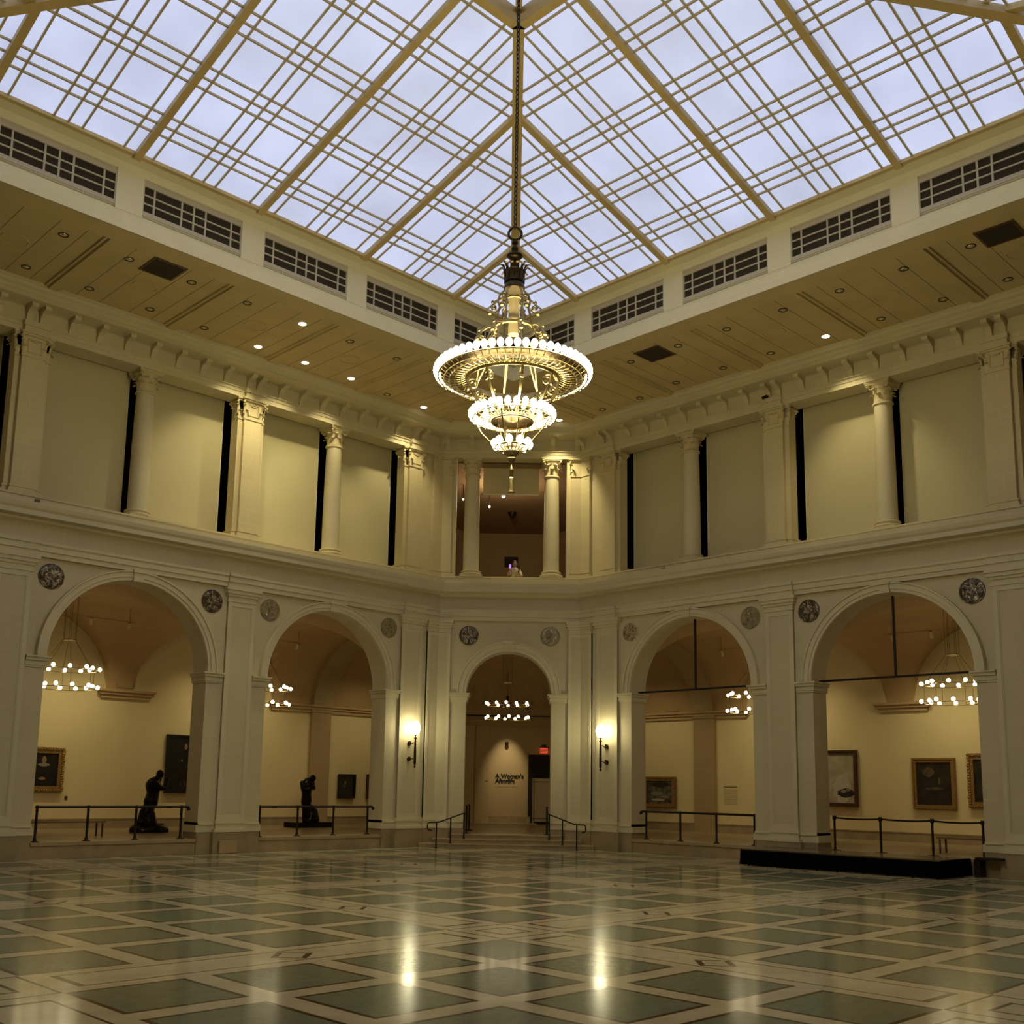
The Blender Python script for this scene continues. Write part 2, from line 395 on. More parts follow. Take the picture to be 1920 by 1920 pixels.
# plinths and base mouldings of plain wall between pilasters and jambs
for F in (FL, FR):
    b = MB(); b2 = MB()
    for k in range(4):
        c = SC+k*W
        lo = c-W/2+HA if k else C0+.55; hi = c+W/2-HA
        b.box(F, lo, hi, -JD-.02, .04, .86, .90); b.box(F, lo, hi, -JD-.02, .06, .82, .86); b.box(F, lo-(.06 if k else 0), hi+.06, -JD-.02, .03, .62, .82)
        b2.box(F, lo-(.02 if k else 0), hi+.02, -JD-.02, .02, 0, .62)
    trim(b); trim(b2, 'plinth')
b = MB(); b2 = MB()
for a, c in ((-2.15, -XR), (XR, 2.15)):
    b.box(FX, a, c, -JD-.02, .04, .86, .90); b.box(FX, a, c, -JD-.02, .06, .82, .86); b.box(FX, a, c, -JD-.02, .03, .62, .82); b2.box(FX, a-.02, c+.02, -JD-.02, .02, 0, .62)
trim(b); trim(b2, 'plinth')

# folded corner pilasters: a strip that turns from the side wall onto the corner wall
def folded(sgn, prof_list, name_mats, lenS, lenX, root, partname, m, frame=None):
    """prof_list: (projection, z0, z1, extra width)"""
    mb = MB()
    Fs = FL if sgn < 0 else FR
    for p, z0, z1, w_ in prof_list:
        fs = Fs(C0+p*T8, p, 0); a = Fs(C0+lenS+w_, p, 0); a0 = Fs(C0+lenS+w_, -.02, 0)
        x = FX(sgn*(C0/R2-lenX-w_), p, 0); x0 = FX(sgn*(C0/R2-lenX-w_), -.02, 0); f0 = Fs(C0-.008, -.02, 0)
        pl = [a0, a, fs, x, x0]
        for i in range(4):
            q, r = pl[i], pl[i+1]; mb.quad((q.x, q.y, z0), (r.x, r.y, z0), (r.x, r.y, z1), (q.x, q.y, z1))
        pl2 = pl+[f0]
        mb.poly([(q.x, q.y, z1) for q in pl2]); mb.poly([(q.x, q.y, z0) for q in pl2])
    return mb.build(partname, m, root, world=True)
for sgn, nm in ((-1, 'left'), (1, 'right')):
    root = thing('corner_pilaster', 'folded stone pilaster at the %s edge of the corner bay, lower storey' % nm, 'pilaster', loc=(FL if sgn < 0 else FR)(C0, .05, 0), group='folded corner pilasters below')
    folded(sgn, [(.065, .98, 7.5, 0)], 0, .53, .47, root, 'shaft', 'wall')
    mb = MB(); Fs = FL if sgn < 0 else FR
    for a0, a1, z0, z1 in ((C0+.42, C0+.53, .98, 7.5), ): mb.box(Fs, a0, a1, 0, .09, z0, z1)
    for a0, a1, z0, z1 in ((C0/R2-.47, C0/R2-.36, .98, 7.5),): mb.box(FX, sgn*a0, sgn*a1, 0, .09, z0, z1)
    for z0, z1 in ((.98, 1.12), (7.36, 7.5)):
        mb.box(Fs, C0+.04, C0+.42, 0, .09, z0, z1); mb.box(FX, sgn*(C0/R2-.36), sgn*(C0/R2+.03), 0, .09, z0, z1)
    mb.build('panel_frame', 'trim', root, world=True)
    folded(sgn, [(.12, .92, .98, .02), (.15, .86, .92, .05), (.13, .70, .86, .03), (.21, .62, .70, .08)], 0, .53, .47, root, 'base', 'trim')
    folded(sgn, [(.18, 0, .62, .08)], 0, .53, .47, root, 'plinth', 'plinth')
    folded(sgn, [(.12, 7.5, 7.55, .02), (.10, 7.55, 7.66, 0), (.14, 7.66, 7.74, .03), (.19, 7.74, 7.84, .06), (.23, 7.84, 7.94, .09)], 0, .53, .47, root, 'cap', 'trim')

# ---------------------------------------------------------------- risers under the arches, gallery floors, steps
for F in (FL, FR):
    b = MB()
    for c, r, zs in opsS:
        b.box(F, c-r, c+r, -JD, -.02, 0, .34); b.box(F, c-r, c+r, -JD, .02, .34, G)
    trim(b, 'step')
g = MB()
GA = 7.9
g.box(FL, -14, S1, -GA, -JD, .2, G-.001); g.box(FR, JD, S1, -GA, -JD, .2, G-.002)
g.poly([(-C0, 0, G-.0005), (0, -C0, G-.0005), (JD+.5, -C0, G-.0005), (9.5, 9.5, G-.0005), (-C0, JD+.5, G-.0005)])
struct(g.build('floor', 'galfloor'))
for i, (hw, d1, z0, z1) in enumerate(((2.95, 1.15, 0, .145), (2.52, .80, .145, .29), (1.93, .45, .29, .435))):
    b = MB(); b.box(FX, -hw, hw, -.1, d1-.03, z0, z1-.04); b.box(FX, -hw-.02, hw+.02, -.1, d1, z1-.04, z1)
    trim(b, 'step')
b = MB(); b.box(FX, -XR, XR, -JD, -.05, .2, .434); trim(b, 'step')

# ---------------------------------------------------------------- upper storey: piers, columns, capitals
ZB = 9.53; ZC = 13.36; ZA = 14.0
def leaf(mb, base, out, side, h, w_, curl, m=0):
    """acanthus leaf: base point, outward dir, side dir"""
    rows = []; n = 6
    for i in range(n+1):
        t = i/n; z = h*math.sin(min(t, .82)/.82*PI/2)
        o_ = .015+.06*t*t+(curl*max(0, t-.55)**1.3*2.2)
        if t > .82: z = h-(t-.82)*h*.9
        ww = w_*(1-.55*t**2)*(1+.18*math.cos(t*18))
        rows.append([base+Vector((0, 0, z))+out*(o_+(.02 if k == 1 else 0))+side*ww*(k-1)*.5 for k in range(3)])
    mb.grid(rows, m, True)
def volute(mb, c, out, r):
    pts = []; up = Vector((0, 0, 1))
    for k in range(15):
        a = k*.62; rr = r*(1-k/17); pts.append(c+out*(rr*math.cos(a)-.2*r)+up*rr*math.sin(a))
    mb.tube(pts, [.034-.0012*k for k in range(15)], 5)
def column_capital(rad):
    mb = MB(); H = ZA-ZC
    mb.lathe([(rad+.035, -.06), (rad+.045, -.03), (rad+.035, 0), (rad, .01), (rad-.02, .05), (rad, .35), (rad+.06, .5), (rad+.10, .54)], n=24)
    for row, (h, k, off, cu) in enumerate(((.24, 8, 0, .10), (.42, 8, .5, .12))):
        for i in range(k):
            a = 2*PI*(i+off)/k; o_ = Vector((math.cos(a), math.sin(a), 0)); sd = Vector((-math.sin(a), math.cos(a), 0))
            leaf(mb, o_*(rad-.03)+Vector((0, 0, .02)), o_, sd, h, .2, cu)
    for i in range(4):
        a = PI/4+i*PI/2; o_ = Vector((math.cos(a), math.sin(a), 0))
        volute(mb, o_*(rad+.13)+Vector((0, 0, H-.17)), o_, .085)
        leaf(mb, o_*(rad-.01)+Vector((0, 0, .25)), o_, Vector((-math.sin(a), math.cos(a), 0)), .26, .1, .12)
    pts = []
    for i in range(4):
        for t in range(7):
            u = -1+2*t/6; a = i*PI/2; bx = (rad+.13)-.07*(1-u*u); by = u*(rad+.13)
            pts.append((bx*math.cos(a)-by*math.sin(a), bx*math.sin(a)+by*math.cos(a)))
    for z0, z1, k in ((H-.10, H-.05, .95), (H-.05, H, 1.0)):
        lo = [(x*k, y*k, z0) for x, y in pts]; hi = [(x*k, y*k, z1) for x, y in pts]
        mb.grid([lo, hi], 0, False, close_u=True); mb.poly(lo[::-1]); mb.poly(hi)
    return mb
def make_column():
    root = thing('column', '', 'column'); r = .29
    b = MB(); b.box(ID, -.40, .40, -.40, .40, 0, .07)
    b.lathe([(.40, .07), (.42, .10), (.40, .14), (.345, .155), (.34, .18), (.355, .20), (.37, .225), (.35, .25), (.31, .26)], n=28); b.build('base', 'upper', root)
    s = MB(); s.lathe([(r+.01, .25)]+[(r-.035*(t/10)**2, .3+(ZC-ZB-.36)*t/10) for t in range(11)], n=28); s.build('shaft', 'trim', root)
    c = column_capital(.255).build('capital', 'upper', root); c.location = (0, 0, ZC-ZB)
    return root
col = make_column(); first = True
COLS = [('L', 8.28, 'round column above the left arch nearest the corner'), ('L', 15.08, 'round column above the far left arch'), ('R', 8.28, 'round column above the right arch nearest the corner'), ('R', 15.08, 'round column above the far right arch, next to the spotlit panel'),
        ('X', -1.45, 'left round column framing the corner balcony opening'), ('X', 1.47, 'right round column framing the corner balcony opening'), ]
for side, s, lb in COLS:
    o = col if first else copy_tree(col); first = False
    o.location = FR_[side](s, -.28 if side != 'X' else -.12, ZB); o.rotation_euler = (0, 0, frot(side)); o['label'] = lb; o['group'] = 'upper storey columns'
def pil_capital(mb, a0, a1, p, H, frame=True, vol=(1, 1), depth=.0):
    F = ID
    mb.box(F, a0-.02, a1+.02, -.02, p+.025, -.05, -.01)
    mb.box(F, a0, a1, -.02, p, -.01, H-.1); mb.box(F, a0-.05, a1+.05, -.02, p+.06, H-.10, H-.05); mb.box(F, a0-.08, a1+.08, -.02, p+.10, H-.05, H)
    o_ = Vector((0, -1, 0)); sd = Vector((1, 0, 0))
    for e, on in ((a0, vol[0]), (a1, vol[1])):
        if not on: continue
        sg = -1 if e == a0 else 1; dg = Vector((sg, -1, 0)).normalized()
        volute(mb, Vector((e+sg*.02, -p-.02, H-.18)), dg, .085)
        leaf(mb, Vector((e-sg*.06, -p+.02, .0)), o_, sd, .24, .14, .1); leaf(mb, Vector((e-sg*.02, -p+.03, .14)), dg, Vector((1, sg, 0)).normalized(), .28, .1, .1)
    if frame and a1-a0 > .35:
        m0, m1 = a0+.13, a1-.13
        for b0, b1, z0, z1 in ((m0, m1, .08, .10), (m0, m1, H-.2, H-.18), (m0, m0+.02, .08, H-.18), (m1-.02, m1, .08, H-.18)): mb.box(F, b0, b1, 0, p+.02, z0, z1)
        mb.tube([Vector(((m0+m1)/2+.1*math.sin(t*.8), -p-.02, H-.2-.05*abs(math.cos(t*.8)))) for t in range(9)], .016, 5)
def make_upper_pilaster(left=True, right=True):
    root = thing('pier_pilaster', '', 'pilaster'); F = ID; H = ZC-ZB
    a0, a1 = -.31, .31; b0, b1 = (-.46 if left else -.31), (.46 if right else .31)
    s = MB(); s.box(F, b0, b1, -.40, 0, .2, H+.6); s.box(F, a0, a1, 0, .12, .2, H); s.build('shaft', 'upper', root)
    b = MB()
    for x0, x1, p in ((b0, b1, 0), (a0, a1, .12)):
        b.box(F, x0-.08, x1+.08, -.48, p+.08, 0, .07)
        b.box(F, x0-.07, x1+.07, -.47, p+.07, .07, .11); b.box(F, x0-.03, x1+.03, -.43, p+.03, .11, .16); b.box(F, x0-.05, x1+.05, -.45, p+.05, .16, .21)
    b.build('base', 'upper', root)
    c = MB(); pil_capital(c, a0, a1, .12, ZA-ZC); 
    for (e0, e1) in ((b0, a0), (a1, b1)):
        if e1-e0 > .05: pil_capital(c, e0, e1, 0, ZA-ZC, frame=False, vol=(e0 == b0, e1 == b1))
    # side returns
    for sg, e in ((-1, b0), (1, b1)):
        if abs(e) > .4:
            leaf(c, Vector((e-sg*.02, .2, 0)), Vector((sg, 0, 0)), Vector((0, 1, 0)), .3, .2, .12); volute(c, Vector((e+sg*.04, .38, ZA-ZC-.18)), Vector((sg, 0, 0)), .08)
    co = c.build('capital', 'upper', root); co.location = (0, 0, H)
    return root
up = make_upper_pilaster(); upC_R = make_upper_pilaster(False, True); upC_L = make_upper_pilaster(True, False)
UPL = [('L', 1, up, 'cream pilaster of the upper left wall standing between two lit panels'), ('L', 2, None, 'cream pilaster of the upper left wall at the left edge of the photo'),
       ('R', 1, None, 'cream pilaster of the upper right wall with a small camera on it'), ('R', 2, None, 'cream pilaster of the upper right wall at the right edge of the photo'), ]
for side, k, src, lb in UPL:
    o = src or copy_tree(up); o.location = FR_[side](SC+k*W, 0, ZB); o.rotation_euler = (0, 0, frot(side)); o['label'] = lb; o['group'] = 'upper storey pilasters'
# nearest the corner: one strip only, on the side away from the corner
upC_R.location = FR(SC+.08, 0, ZB); upC_R.rotation_euler = (0, 0, frot('R')); upC_R['label'] = 'cream pilaster of the upper right wall nearest the corner'; upC_R['group'] = 'upper storey pilasters'
upC_L.location = FL(SC+.08, 0, ZB); upC_L.rotation_euler = (0, 0, frot('L')); upC_L['label'] = 'cream pilaster of the upper left wall nearest the corner, lit by a spotlight'; upC_L['group'] = 'upper storey pilasters'
# ---- corner piers of the upper storey (wall between the corner pilasters and the balcony opening)
u = MB()
for F in (FL, FR): u.box(F, C0-.3, SC-.2, -.42, 0, ZB-.05, ZA+.6)
for sg in (-1, 1): u.box(FX, sg*2.02, sg*(C0/R2+.1), -.42, 0, ZB-.05, ZA+.6)
struct(u.build('wall_upper_corner', 'upper'))
for sgn, nm, lb in ((-1, 'left', 'folded cream pilaster at the left of the corner balcony'), (1, 'right', 'folded cream pilaster at the right of the corner balcony, brightly lit')):
    Fs = FL if sgn < 0 else FR
    root = thing('corner_pilaster', lb, 'pilaster', loc=Fs(C0, .05, ZB), group='folded corner pilasters above')
    folded(sgn, [(.12, ZB+.2, ZC, 0)], 0, .46, .40, root, 'shaft', 'upper')
    folded(sgn, [(.20, ZB, ZB+.07, .08), (.19, ZB+.07, ZB+.11, .07), (.15, ZB+.11, ZB+.16, .03), (.17, ZB+.16, ZB+.21, .05)], 0, .46, .40, root, 'base', 'upper')
    mb = MB()
    tmp = folded(sgn, [(.145, ZC-.05, ZC-.01, .02), (.12, ZC-.01, ZA-.1, 0), (.18, ZA-.1, ZA-.05, .05), (.22, ZA-.05, ZA, .08)], 0, .46, .40, root, 'capital', 'upper')
    for (F, e, dg) in ((Fs, C0+.46, None), (FX, sgn*(C0/R2-.40), None)):
        ctr = F(e, .14, ZC+.46); 
        out = (F(e+ (.1 if F is not FX else -sgn*.1), .24, 0)-F(e, .14, 0)).normalized()
        volute(mb, ctr, out, .085); sd = Vector((-out.y, out.x, 0)); leaf(mb, F(e, .11, ZC+.14), out, sd, .28, .1, .1)
        o2 = (F(e, 1, 0)-F(e, 0, 0)).normalized(); leaf(mb, F(e-(.07 if F is not FX else -sgn*.07), .10, ZC), o2, Vector((-o2.y, o2.x, 0)), .24, .14, .1)
    mb.build('volutes', 'upper', root, world=True)
# ---- architrave, bracket frieze and cornice
e = MB(); sweep(e, [(-.62, 14.30), (-.62, 14.0), (.10, 14.0), (.10, 14.14), (.12, 14.15), (.12, 14.24), (.16, 14.26), (.16, 14.29), (.06, 14.30)]); trim(e, 'trim')
e = MB(); sweep(e, [(.06, 14.29), (.06, 14.70), (.10, 14.72), (.66, 14.74), (.66, 14.84), (.70, 14.86), (.76, 14.93), (.84, 14.97), (.88, 15.04), (.88, 15.20), (.0, 15.20)])
frieze = trim(e, 'trim')
def bracket_mb(F, s):
    mb = MB(); w_ = .085; pr = [(.05, 14.30), (.10, 14.30), (.13, 14.40), (.17, 14.50), (.27, 14.58), (.40, 14.61), (.48, 14.63), (.48, 14.735), (.05, 14.735)]
    a = [F(s-w_, d, z) for d, z in pr]; b = [F(s+w_, d, z) for d, z in pr]
    mb.poly(a); mb.poly(b[::-1])
    for i in range(len(pr)): j = (i+1) % len(pr); mb.quad(a[i], a[j], b[j], b[i])
    return mb
BR = []
for k in range(0, 4):
    c = SC+k*W
    for q in (-.18, .18): BR.append(c+q)
    if k < 3:
        for i in range(1, 8): BR.append(c+.18+(W-.36)*i/8)
for F in (FL, FR):
    for s in BR+[C0+.12]: bracket_mb(F, s+.02).build('cornice_bracket', 'trim', frieze)
for t in (-2.38, -1.48, -.5, .5, 1.48, 2.38): bracket_mb(FX, t).build('cornice_bracket', 'trim', frieze)
r = MB()      # breaks above the pilasters
for F in (FL, FR):
    for k in range(0, 4):
        c = SC+k*W+(0 if k else .06); r.box(F, c-.33, c+.33, 0, .22, 14.0, 14.15); r.box(F, c-.36, c+.36, 0, .26, 14.15, 14.29)
trim(r, 'trim')
# ---- set-back white panels behind the columns, unlit gallery behind them
PD = -.8
PNL = {('L', 0): 'screen panel of the upper left wall nearest the corner, brightest at its right', ('L', 1): 'evenly lit screen panel of the upper left wall, second from the corner',
       ('L', 2): 'screen panel of the upper left wall, third from the corner', ('L', 3): 'dim screen panel of the upper left wall nearest the photo edge',
       ('R', 0): 'dim screen panel of the upper right wall nearest the corner', ('R', 1): 'dim screen panel of the upper right wall, second from the corner',
       ('R', 2): 'screen panel of the upper right wall with a pool of spotlight on it', ('R', 3): 'dim screen panel of the upper right wall nearest the photo edge'}
for side in 'LR':
    F = FR_[side]
    for k in range(5):
        lo = SC+k*W/2+(.52 if k % 2 == 0 else .26); hi = SC+(k+1)*W/2-(.52 if k % 2 else .26)
        t = thing('screen_panel', PNL.get((side, k), 'dim screen panel beyond the edge pilaster of the upper wall'), 'panel', F((lo+hi)/2, PD, ZB), frot(side), 'panels between the upper columns')
        h = (hi-lo)/2; mb = MB(); mb.box(ID, -h+.02, h-.02, -.05, 0, -.6, 4.62); mb.build('board', 'panel', t)
        mb = MB()
        for a in (-h, h-.02): mb.box(ID, a, a+.02, -.07, .005, -.6, 4.62)
        mb.build('edge_strip', 'white_edge', t)
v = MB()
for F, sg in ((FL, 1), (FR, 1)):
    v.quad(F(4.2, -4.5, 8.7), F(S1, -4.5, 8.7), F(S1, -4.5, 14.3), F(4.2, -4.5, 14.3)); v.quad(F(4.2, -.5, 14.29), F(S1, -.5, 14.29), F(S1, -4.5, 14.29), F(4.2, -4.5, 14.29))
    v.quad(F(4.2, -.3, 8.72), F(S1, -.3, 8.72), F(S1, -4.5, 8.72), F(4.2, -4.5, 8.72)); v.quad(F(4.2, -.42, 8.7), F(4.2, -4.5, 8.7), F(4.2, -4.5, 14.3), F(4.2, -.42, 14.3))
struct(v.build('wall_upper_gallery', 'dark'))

# ---- corner room behind the balcony
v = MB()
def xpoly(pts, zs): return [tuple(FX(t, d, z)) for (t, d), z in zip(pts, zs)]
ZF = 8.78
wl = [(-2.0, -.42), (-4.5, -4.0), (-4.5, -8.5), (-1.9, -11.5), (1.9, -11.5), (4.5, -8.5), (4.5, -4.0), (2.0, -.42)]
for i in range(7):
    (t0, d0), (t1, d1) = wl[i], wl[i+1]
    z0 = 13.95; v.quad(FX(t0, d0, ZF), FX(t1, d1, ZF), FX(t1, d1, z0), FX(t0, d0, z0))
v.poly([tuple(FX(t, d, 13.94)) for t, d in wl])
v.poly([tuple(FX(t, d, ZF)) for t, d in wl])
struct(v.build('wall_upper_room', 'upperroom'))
# lowered screen hanging in the balcony opening
t = thing('hanging_screen', 'pale rectangular screen hanging high in the corner balcony opening', 'screen', FX(-.03, -1.0, 12.93), frot('X'))
mb = MB(); mb.box(ID, -1.05, 1.05, -.03, .03, 0, 1.1); mb.build('cloth', 'panel', t)
mb = MB(); mb.box(ID, -1.06, 1.06, -.04, .04, -.03, 0.01); mb.build('bottom_rail', 'white_edge', t)

# ---------------------------------------------------------------- soffit ceiling
ZP = 15.14; ZBm = 15.05; DI = 4.65; DF = 5.35
def ring(mb, d0, d1, z, m=0):
    for (x0, y0, x1, y1) in ((-DD+d0, -d1, -d0, -d0), (-DD+d0, -DD+d0, -d0, -DD+d1), (-d1, -DD+d1, -d0, -d1), (-DD+d0, -DD+d1, -DD+d1, -d1)):
        mb.quad((x0, y0, z), (x1, y0, z), (x1, y1, z), (x0, y1, z), m)
c = MB(); ring(c, 0, DI, ZP); struct(c.build('ceiling', 'plaster'))
c = MB(); ring(c, DI, DF-.02, ZBm)
for F in (FL, FR): c.quad(F(0, DI, ZBm), F(DD, DI, ZBm), F(DD, DI, ZP), F(0, DI, ZP))
trim(c, 'plaster')
c = MB()
for F in (FL, FR):
    for s in [SC-.06+k*W/2 for k in range(8)]:
        c.box(F, s-.13, s+.13, .8, DI+.02, ZBm-.01, ZP+.02); c.box(F, s-.22, s+.22, .8, DI+.02, ZBm+.045, ZP+.02)
# diagonal coffer edge in the corner
c.quad(*[Vector(p) for p in ((-DI-.05, -DI+.05, ZBm), (-DI+.05, -DI-.05, ZBm), (-2.2, -2.4, ZBm), (-2.4, -2.2, ZBm))])
trim(c, 'plaster')
c = MB()       # joints and octagon outlines of the coffers
for F in (FL, FR):
    for k in range(7):
        s = SC-.06+k*W/2
        for q in (.62, 1.27, 2.13, 2.78): c.box(F, s+q-.008, s+q+.008, .85, DI, ZP-.003, ZP)
trim(c, 'plaster_d')
c = MB()
for F in (FL, FR):
    for k in range(7):
        s = SC-.06+(k+.5)*W/2
        for rr in (.34, .66):
            pts = [F(s+rr*math.cos(PI/8+i*PI/4)*(1 if rr < .5 else 1.1), 2.72+rr*math.sin(PI/8+i*PI/4), ZP-.004) for i in range(8)]
            if rr > .5 : continue
            c.tube(pts, .011, 4, closed=True)
            for i in (0, 4):
                p = pts[i]; c.tube([p, F(s+(.85 if i == 0 else -.85), 2.72+(.2 if i == 0 else -.2), ZP-.004)], .007, 4)
trim(c, 'plaster')
# fascia with mouldings, four sides
def four(mb_prof, m, name=None):
    mb = MB(); rows = []
    for d, z in mb_prof: rows.append([(-DD+d, -DD+d, z), (-DD+d, -d, z), (-d, -d, z), (-d, -DD+d, z)])
    mb.grid(rows, 0, False, close_u=True)
    return trim(mb, m)
four([(DF-.03, ZBm), (DF, ZBm), (DF, 15.20), (DF-.02, 15.22), (DF-.02, 15.38), (DF-.05, 15.40), (DF-.05, 15.47), (DF-.11, 15.52), (DF-.11, 15.56)], 'fascia')
four([(DF-.11, 15.56), (DF-.16, 15.58), (DF-.16, 16.58), (DF-.11, 16.60), (DF-.08, 16.68), (DF-.02, 16.76), (DF+.16, 16.80), (DF+.31, 16.83)], 'fascia')
four([(DF+.25, 16.80), (DF+.33, 16.82), (DF+.33, 16.87), (DF+.05, 17.0)], 'rafter')
# posts between the grilles
ps = MB()
RS = [SC-.06+k*W/2 for k in range(1, 8)]
for F in (FL, FR):
    for s in RS: ps.box(F, s-.34, s+.34, DF-.2, DF-.095, 15.56, 16.62)
trim(ps, 'fascia')
# ventilation grilles
def make_grille():
    root = thing('ventilation_grille', '', 'grille'); hw = 1.33; z0, z1 = .0, .66
    f = MB()
    for a0, a1, b0, b1 in ((-hw-.11, -hw, z0-.11, z1+.11), (hw, hw+.11, z0-.11, z1+.11), (-hw, hw, z0-.11, z0), (-hw, hw, z1, z1+.11)): f.box(ID, a0, a1, -.02, .05, b0, b1)
    for a0, a1, b0, b1 in ((-hw-.15, -hw-.11, z0-.15, z1+.15), (hw+.11, hw+.15, z0-.15, z1+.15), (-hw-.11, hw+.11, z0-.15, z0-.11), (-hw-.11, hw+.11, z1+.11, z1+.15)): f.box(ID, a0, a1, -.02, .035, b0, b1)
    f.build('frame', 'grille', root)
    b = MB()
    for x in (-1.06, -.33, 0, .33, 1.06): b.box(ID, x-.024, x+.024, 0, .035, z0, z1)
    for z in (.22, .44): b.box(ID, -hw, hw, 0, .033, z-.018, z+.018)
    b.build('bars', 'grille', root)
    k = MB(); k.box(ID, -hw, hw, -.02, .004, z0, z1); k.build('mesh_backing', 'grille_back', root)
    return root
gr = make_grille(); first = True
nth = ['partly hidden behind the chandelier', 'second from the corner', 'third from the corner', 'fourth from the corner', 'fifth from the corner at the photo edge']
for side in 'LR':
    for k in range(5):
        s = SC-.06+W/2*(k+.5)
        o = gr if first else copy_tree(gr); first = False
        o.location = FR_[side](s, DF-.16, 15.76); o.rotation_euler = (0, 0, frot(side)); 
        o['label'] = 'vent grille under the %s skylight edge, %s' % ('left' if side == 'L' else 'right', nth[k]); o['group'] = 'vent grilles under the skylight'
        # local -y faces the court centre; the fascia faces it too

# ---------------------------------------------------------------- skylight
DG = 5.66; ZG = 16.89; HH = 7.847; ZH = 18.926; KS = (ZH-ZG)/HH; CT = -DD/2
RI = DD/2-(DG+HH)       # half width of the flat top
def slope_frame(i):
    rot = Matrix.Rotation(i*PI/2, 4, 'Z')
    def F(a, q, z=0):   # a along the eave from centre, q plan distance from the eave inwards, z above the slope
        v = Vector((a, DD/2-DG-q, 0)); v = rot.to_3x3() @ v
        return Vector((CT+v.x, CT+v.y, ZG+KS*q+z))
    return F
E2 = DD/2-DG
for i in range(4):
    F = slope_frame(i)
    mb = MB(); mb.quad(F(-E2, 0), F(E2, 0), F(RI, HH), F(-RI, HH)); win = struct(mb.build('window_%d' % (i+1), 'glass'))
    gb = MB()
    def bar(p, q, w_, h, up_=0.01):
        t = (q-p).normalized(); n = Vector((0, 0, 1)); x = t.cross(n).normalized()*w_/2
        a = [p-x+n*up_, p+x+n*up_, p+x-n*h, p-x-n*h]; b = [v_+(q-p) for v_ in a]
        for j in range(4): gb.quad(a[j], a[(j+1) % 4], b[(j+1) % 4], b[j])
        gb.poly(a); gb.poly(b)
    ribs = [-2*W/2, -W/2, 0, W/2, W]
    offs = []
    for r_ in range(-3, 3):
        for q in (.37, 1.37, 1.70, 2.03, 3.03): offs.append(r_*W/2+q)
    for a in offs:
        if abs(a) >= E2-.05: continue
        qe = min(HH, E2-abs(a)) if abs(a) > RI else HH
        bar(F(a, 0), F(a, qe), .045, .04)
    for q0 in (.80, 1.08, 1.38, 2.48, 2.76, 3.06, 4.16, 4.44, 4.74, 5.84, 6.12, 6.42, 7.52):
        bar(F(-(E2-q0), q0), F(E2-q0, q0), .045, .04)
    gb.build('glazing_bars', 'bar', win)
    for a in ribs:
        gb = MB(); qe = min(HH, E2-abs(a)) if abs(a) > RI else HH; bar(F(a, -.05), F(a, qe), .17, .14); gb.build('rafter', 'rafter', win)
    gb = MB(); bar(F(-E2, 0), F(-RI, HH), .25, .2); gb.build('hip_rafter', 'rafter', win)
    gb = MB(); bar(F(-RI-.1, HH), F(RI+.1, HH), .22, .2); gb.build('ring_beam', 'rafter', win)
    gb = MB(); bar(F(-E2, 0), F(E2, 0), .10, .08); gb.build('sill', 'rafter', win)
mb = MB(); mb.quad((CT-RI, CT-RI, ZH+.3), (CT+RI, CT-RI, ZH+.3), (CT+RI, CT+RI, ZH+.3), (CT-RI, CT+RI, ZH+.3))
win = struct(mb.build('window_5', 'glass'))
gb = MB()
for q in (-.5, .5):
    bar(Vector((CT-RI, CT+q, ZH+.3)), Vector((CT+RI, CT+q, ZH+.3)), .06, .05); bar(Vector((CT+q, CT-RI, ZH+.3)), Vector((CT+q, CT+RI, ZH+.3)), .06, .05)
gb.build('glazing_bars', 'bar', win)
gb = MB(); bar(Vector((CT-RI, CT-RI, ZH+.3)), Vector((CT+RI, CT+RI, ZH+.3)), .15, .1); bar(Vector((CT-RI, CT+RI, ZH+.3)), Vector((CT+RI, CT-RI, ZH+.3)), .15, .1); gb.build('cross_rafter', 'rafter', win)
mb = MB()
for i in range(4):
    F = slope_frame(i); mb.quad(F(-RI, HH), F(RI, HH), F(RI, HH, .3), F(-RI, HH, .3))
trim(mb, 'rafter')

# ---------------------------------------------------------------- downlights and ceiling diffusers
def make_downlight(on):
    root = thing('recessed_downlight', '', 'ceiling light')
    m = MB(); m.lathe([(.10, -.012), (.125, -.012), (.125, 0.0), (.10, .0)], n=20, caps=False); m.build('rim', 'darkbrass' if not on else 'trim', root)
    m = MB(); rows = [[(r_*math.cos(2*PI*k/18), r_*math.sin(2*PI*k/18), z) for k in range(18)] for r_, z in ((.10, -.006), (.09, .05), (.07, .09), (.04, .11))]
    m.grid(rows, 0, True, close_u=True); m.poly(rows[-1]); m.build('reflector', 'reflector', root)
    if on: m = MB(); m.lathe([(.118, -.008), (.112, -.022), (.06, -.04)], n=18); m.build('lens', 'lens', root)
    else: m = MB(); m.ball((0, 0, .03), .062, 1, 12); m.build('lamp', 'bulb_off', root)  # ball enlarged for its effect: it adds a glint to the dark fitting
    return root
dl0 = make_downlight(False); dl1 = make_downlight(True); used = {0: False, 1: False}
ONL = {('L', 3, 0), ('L', 3, 1), ('L', 2, 0), ('L', 1, 0), ('R', 4, 0), ('L', -1, 0), ('X', 0, 0)}
cnt = {'L': 0, 'R': 0}
pos = []
for side in 'LR':
    for k in range(-1, 9):
        s = {-1: 5.62, 0: 7.25, 1: 8.98, 2: 10.77, 3: 12.47, 4: 14.28, 5: 15.96, 6: 17.70, 7: 19.37, 8: 21.1}[k]
        for row, d in ((0, 1.5), (1, 3.85)):
            if k < 1 and row == 1: continue
            pos.append((side, k, row, s, d+(.0 if k > 0 else -.3)))
pos.append(('X', 0, 0, .55, .62))
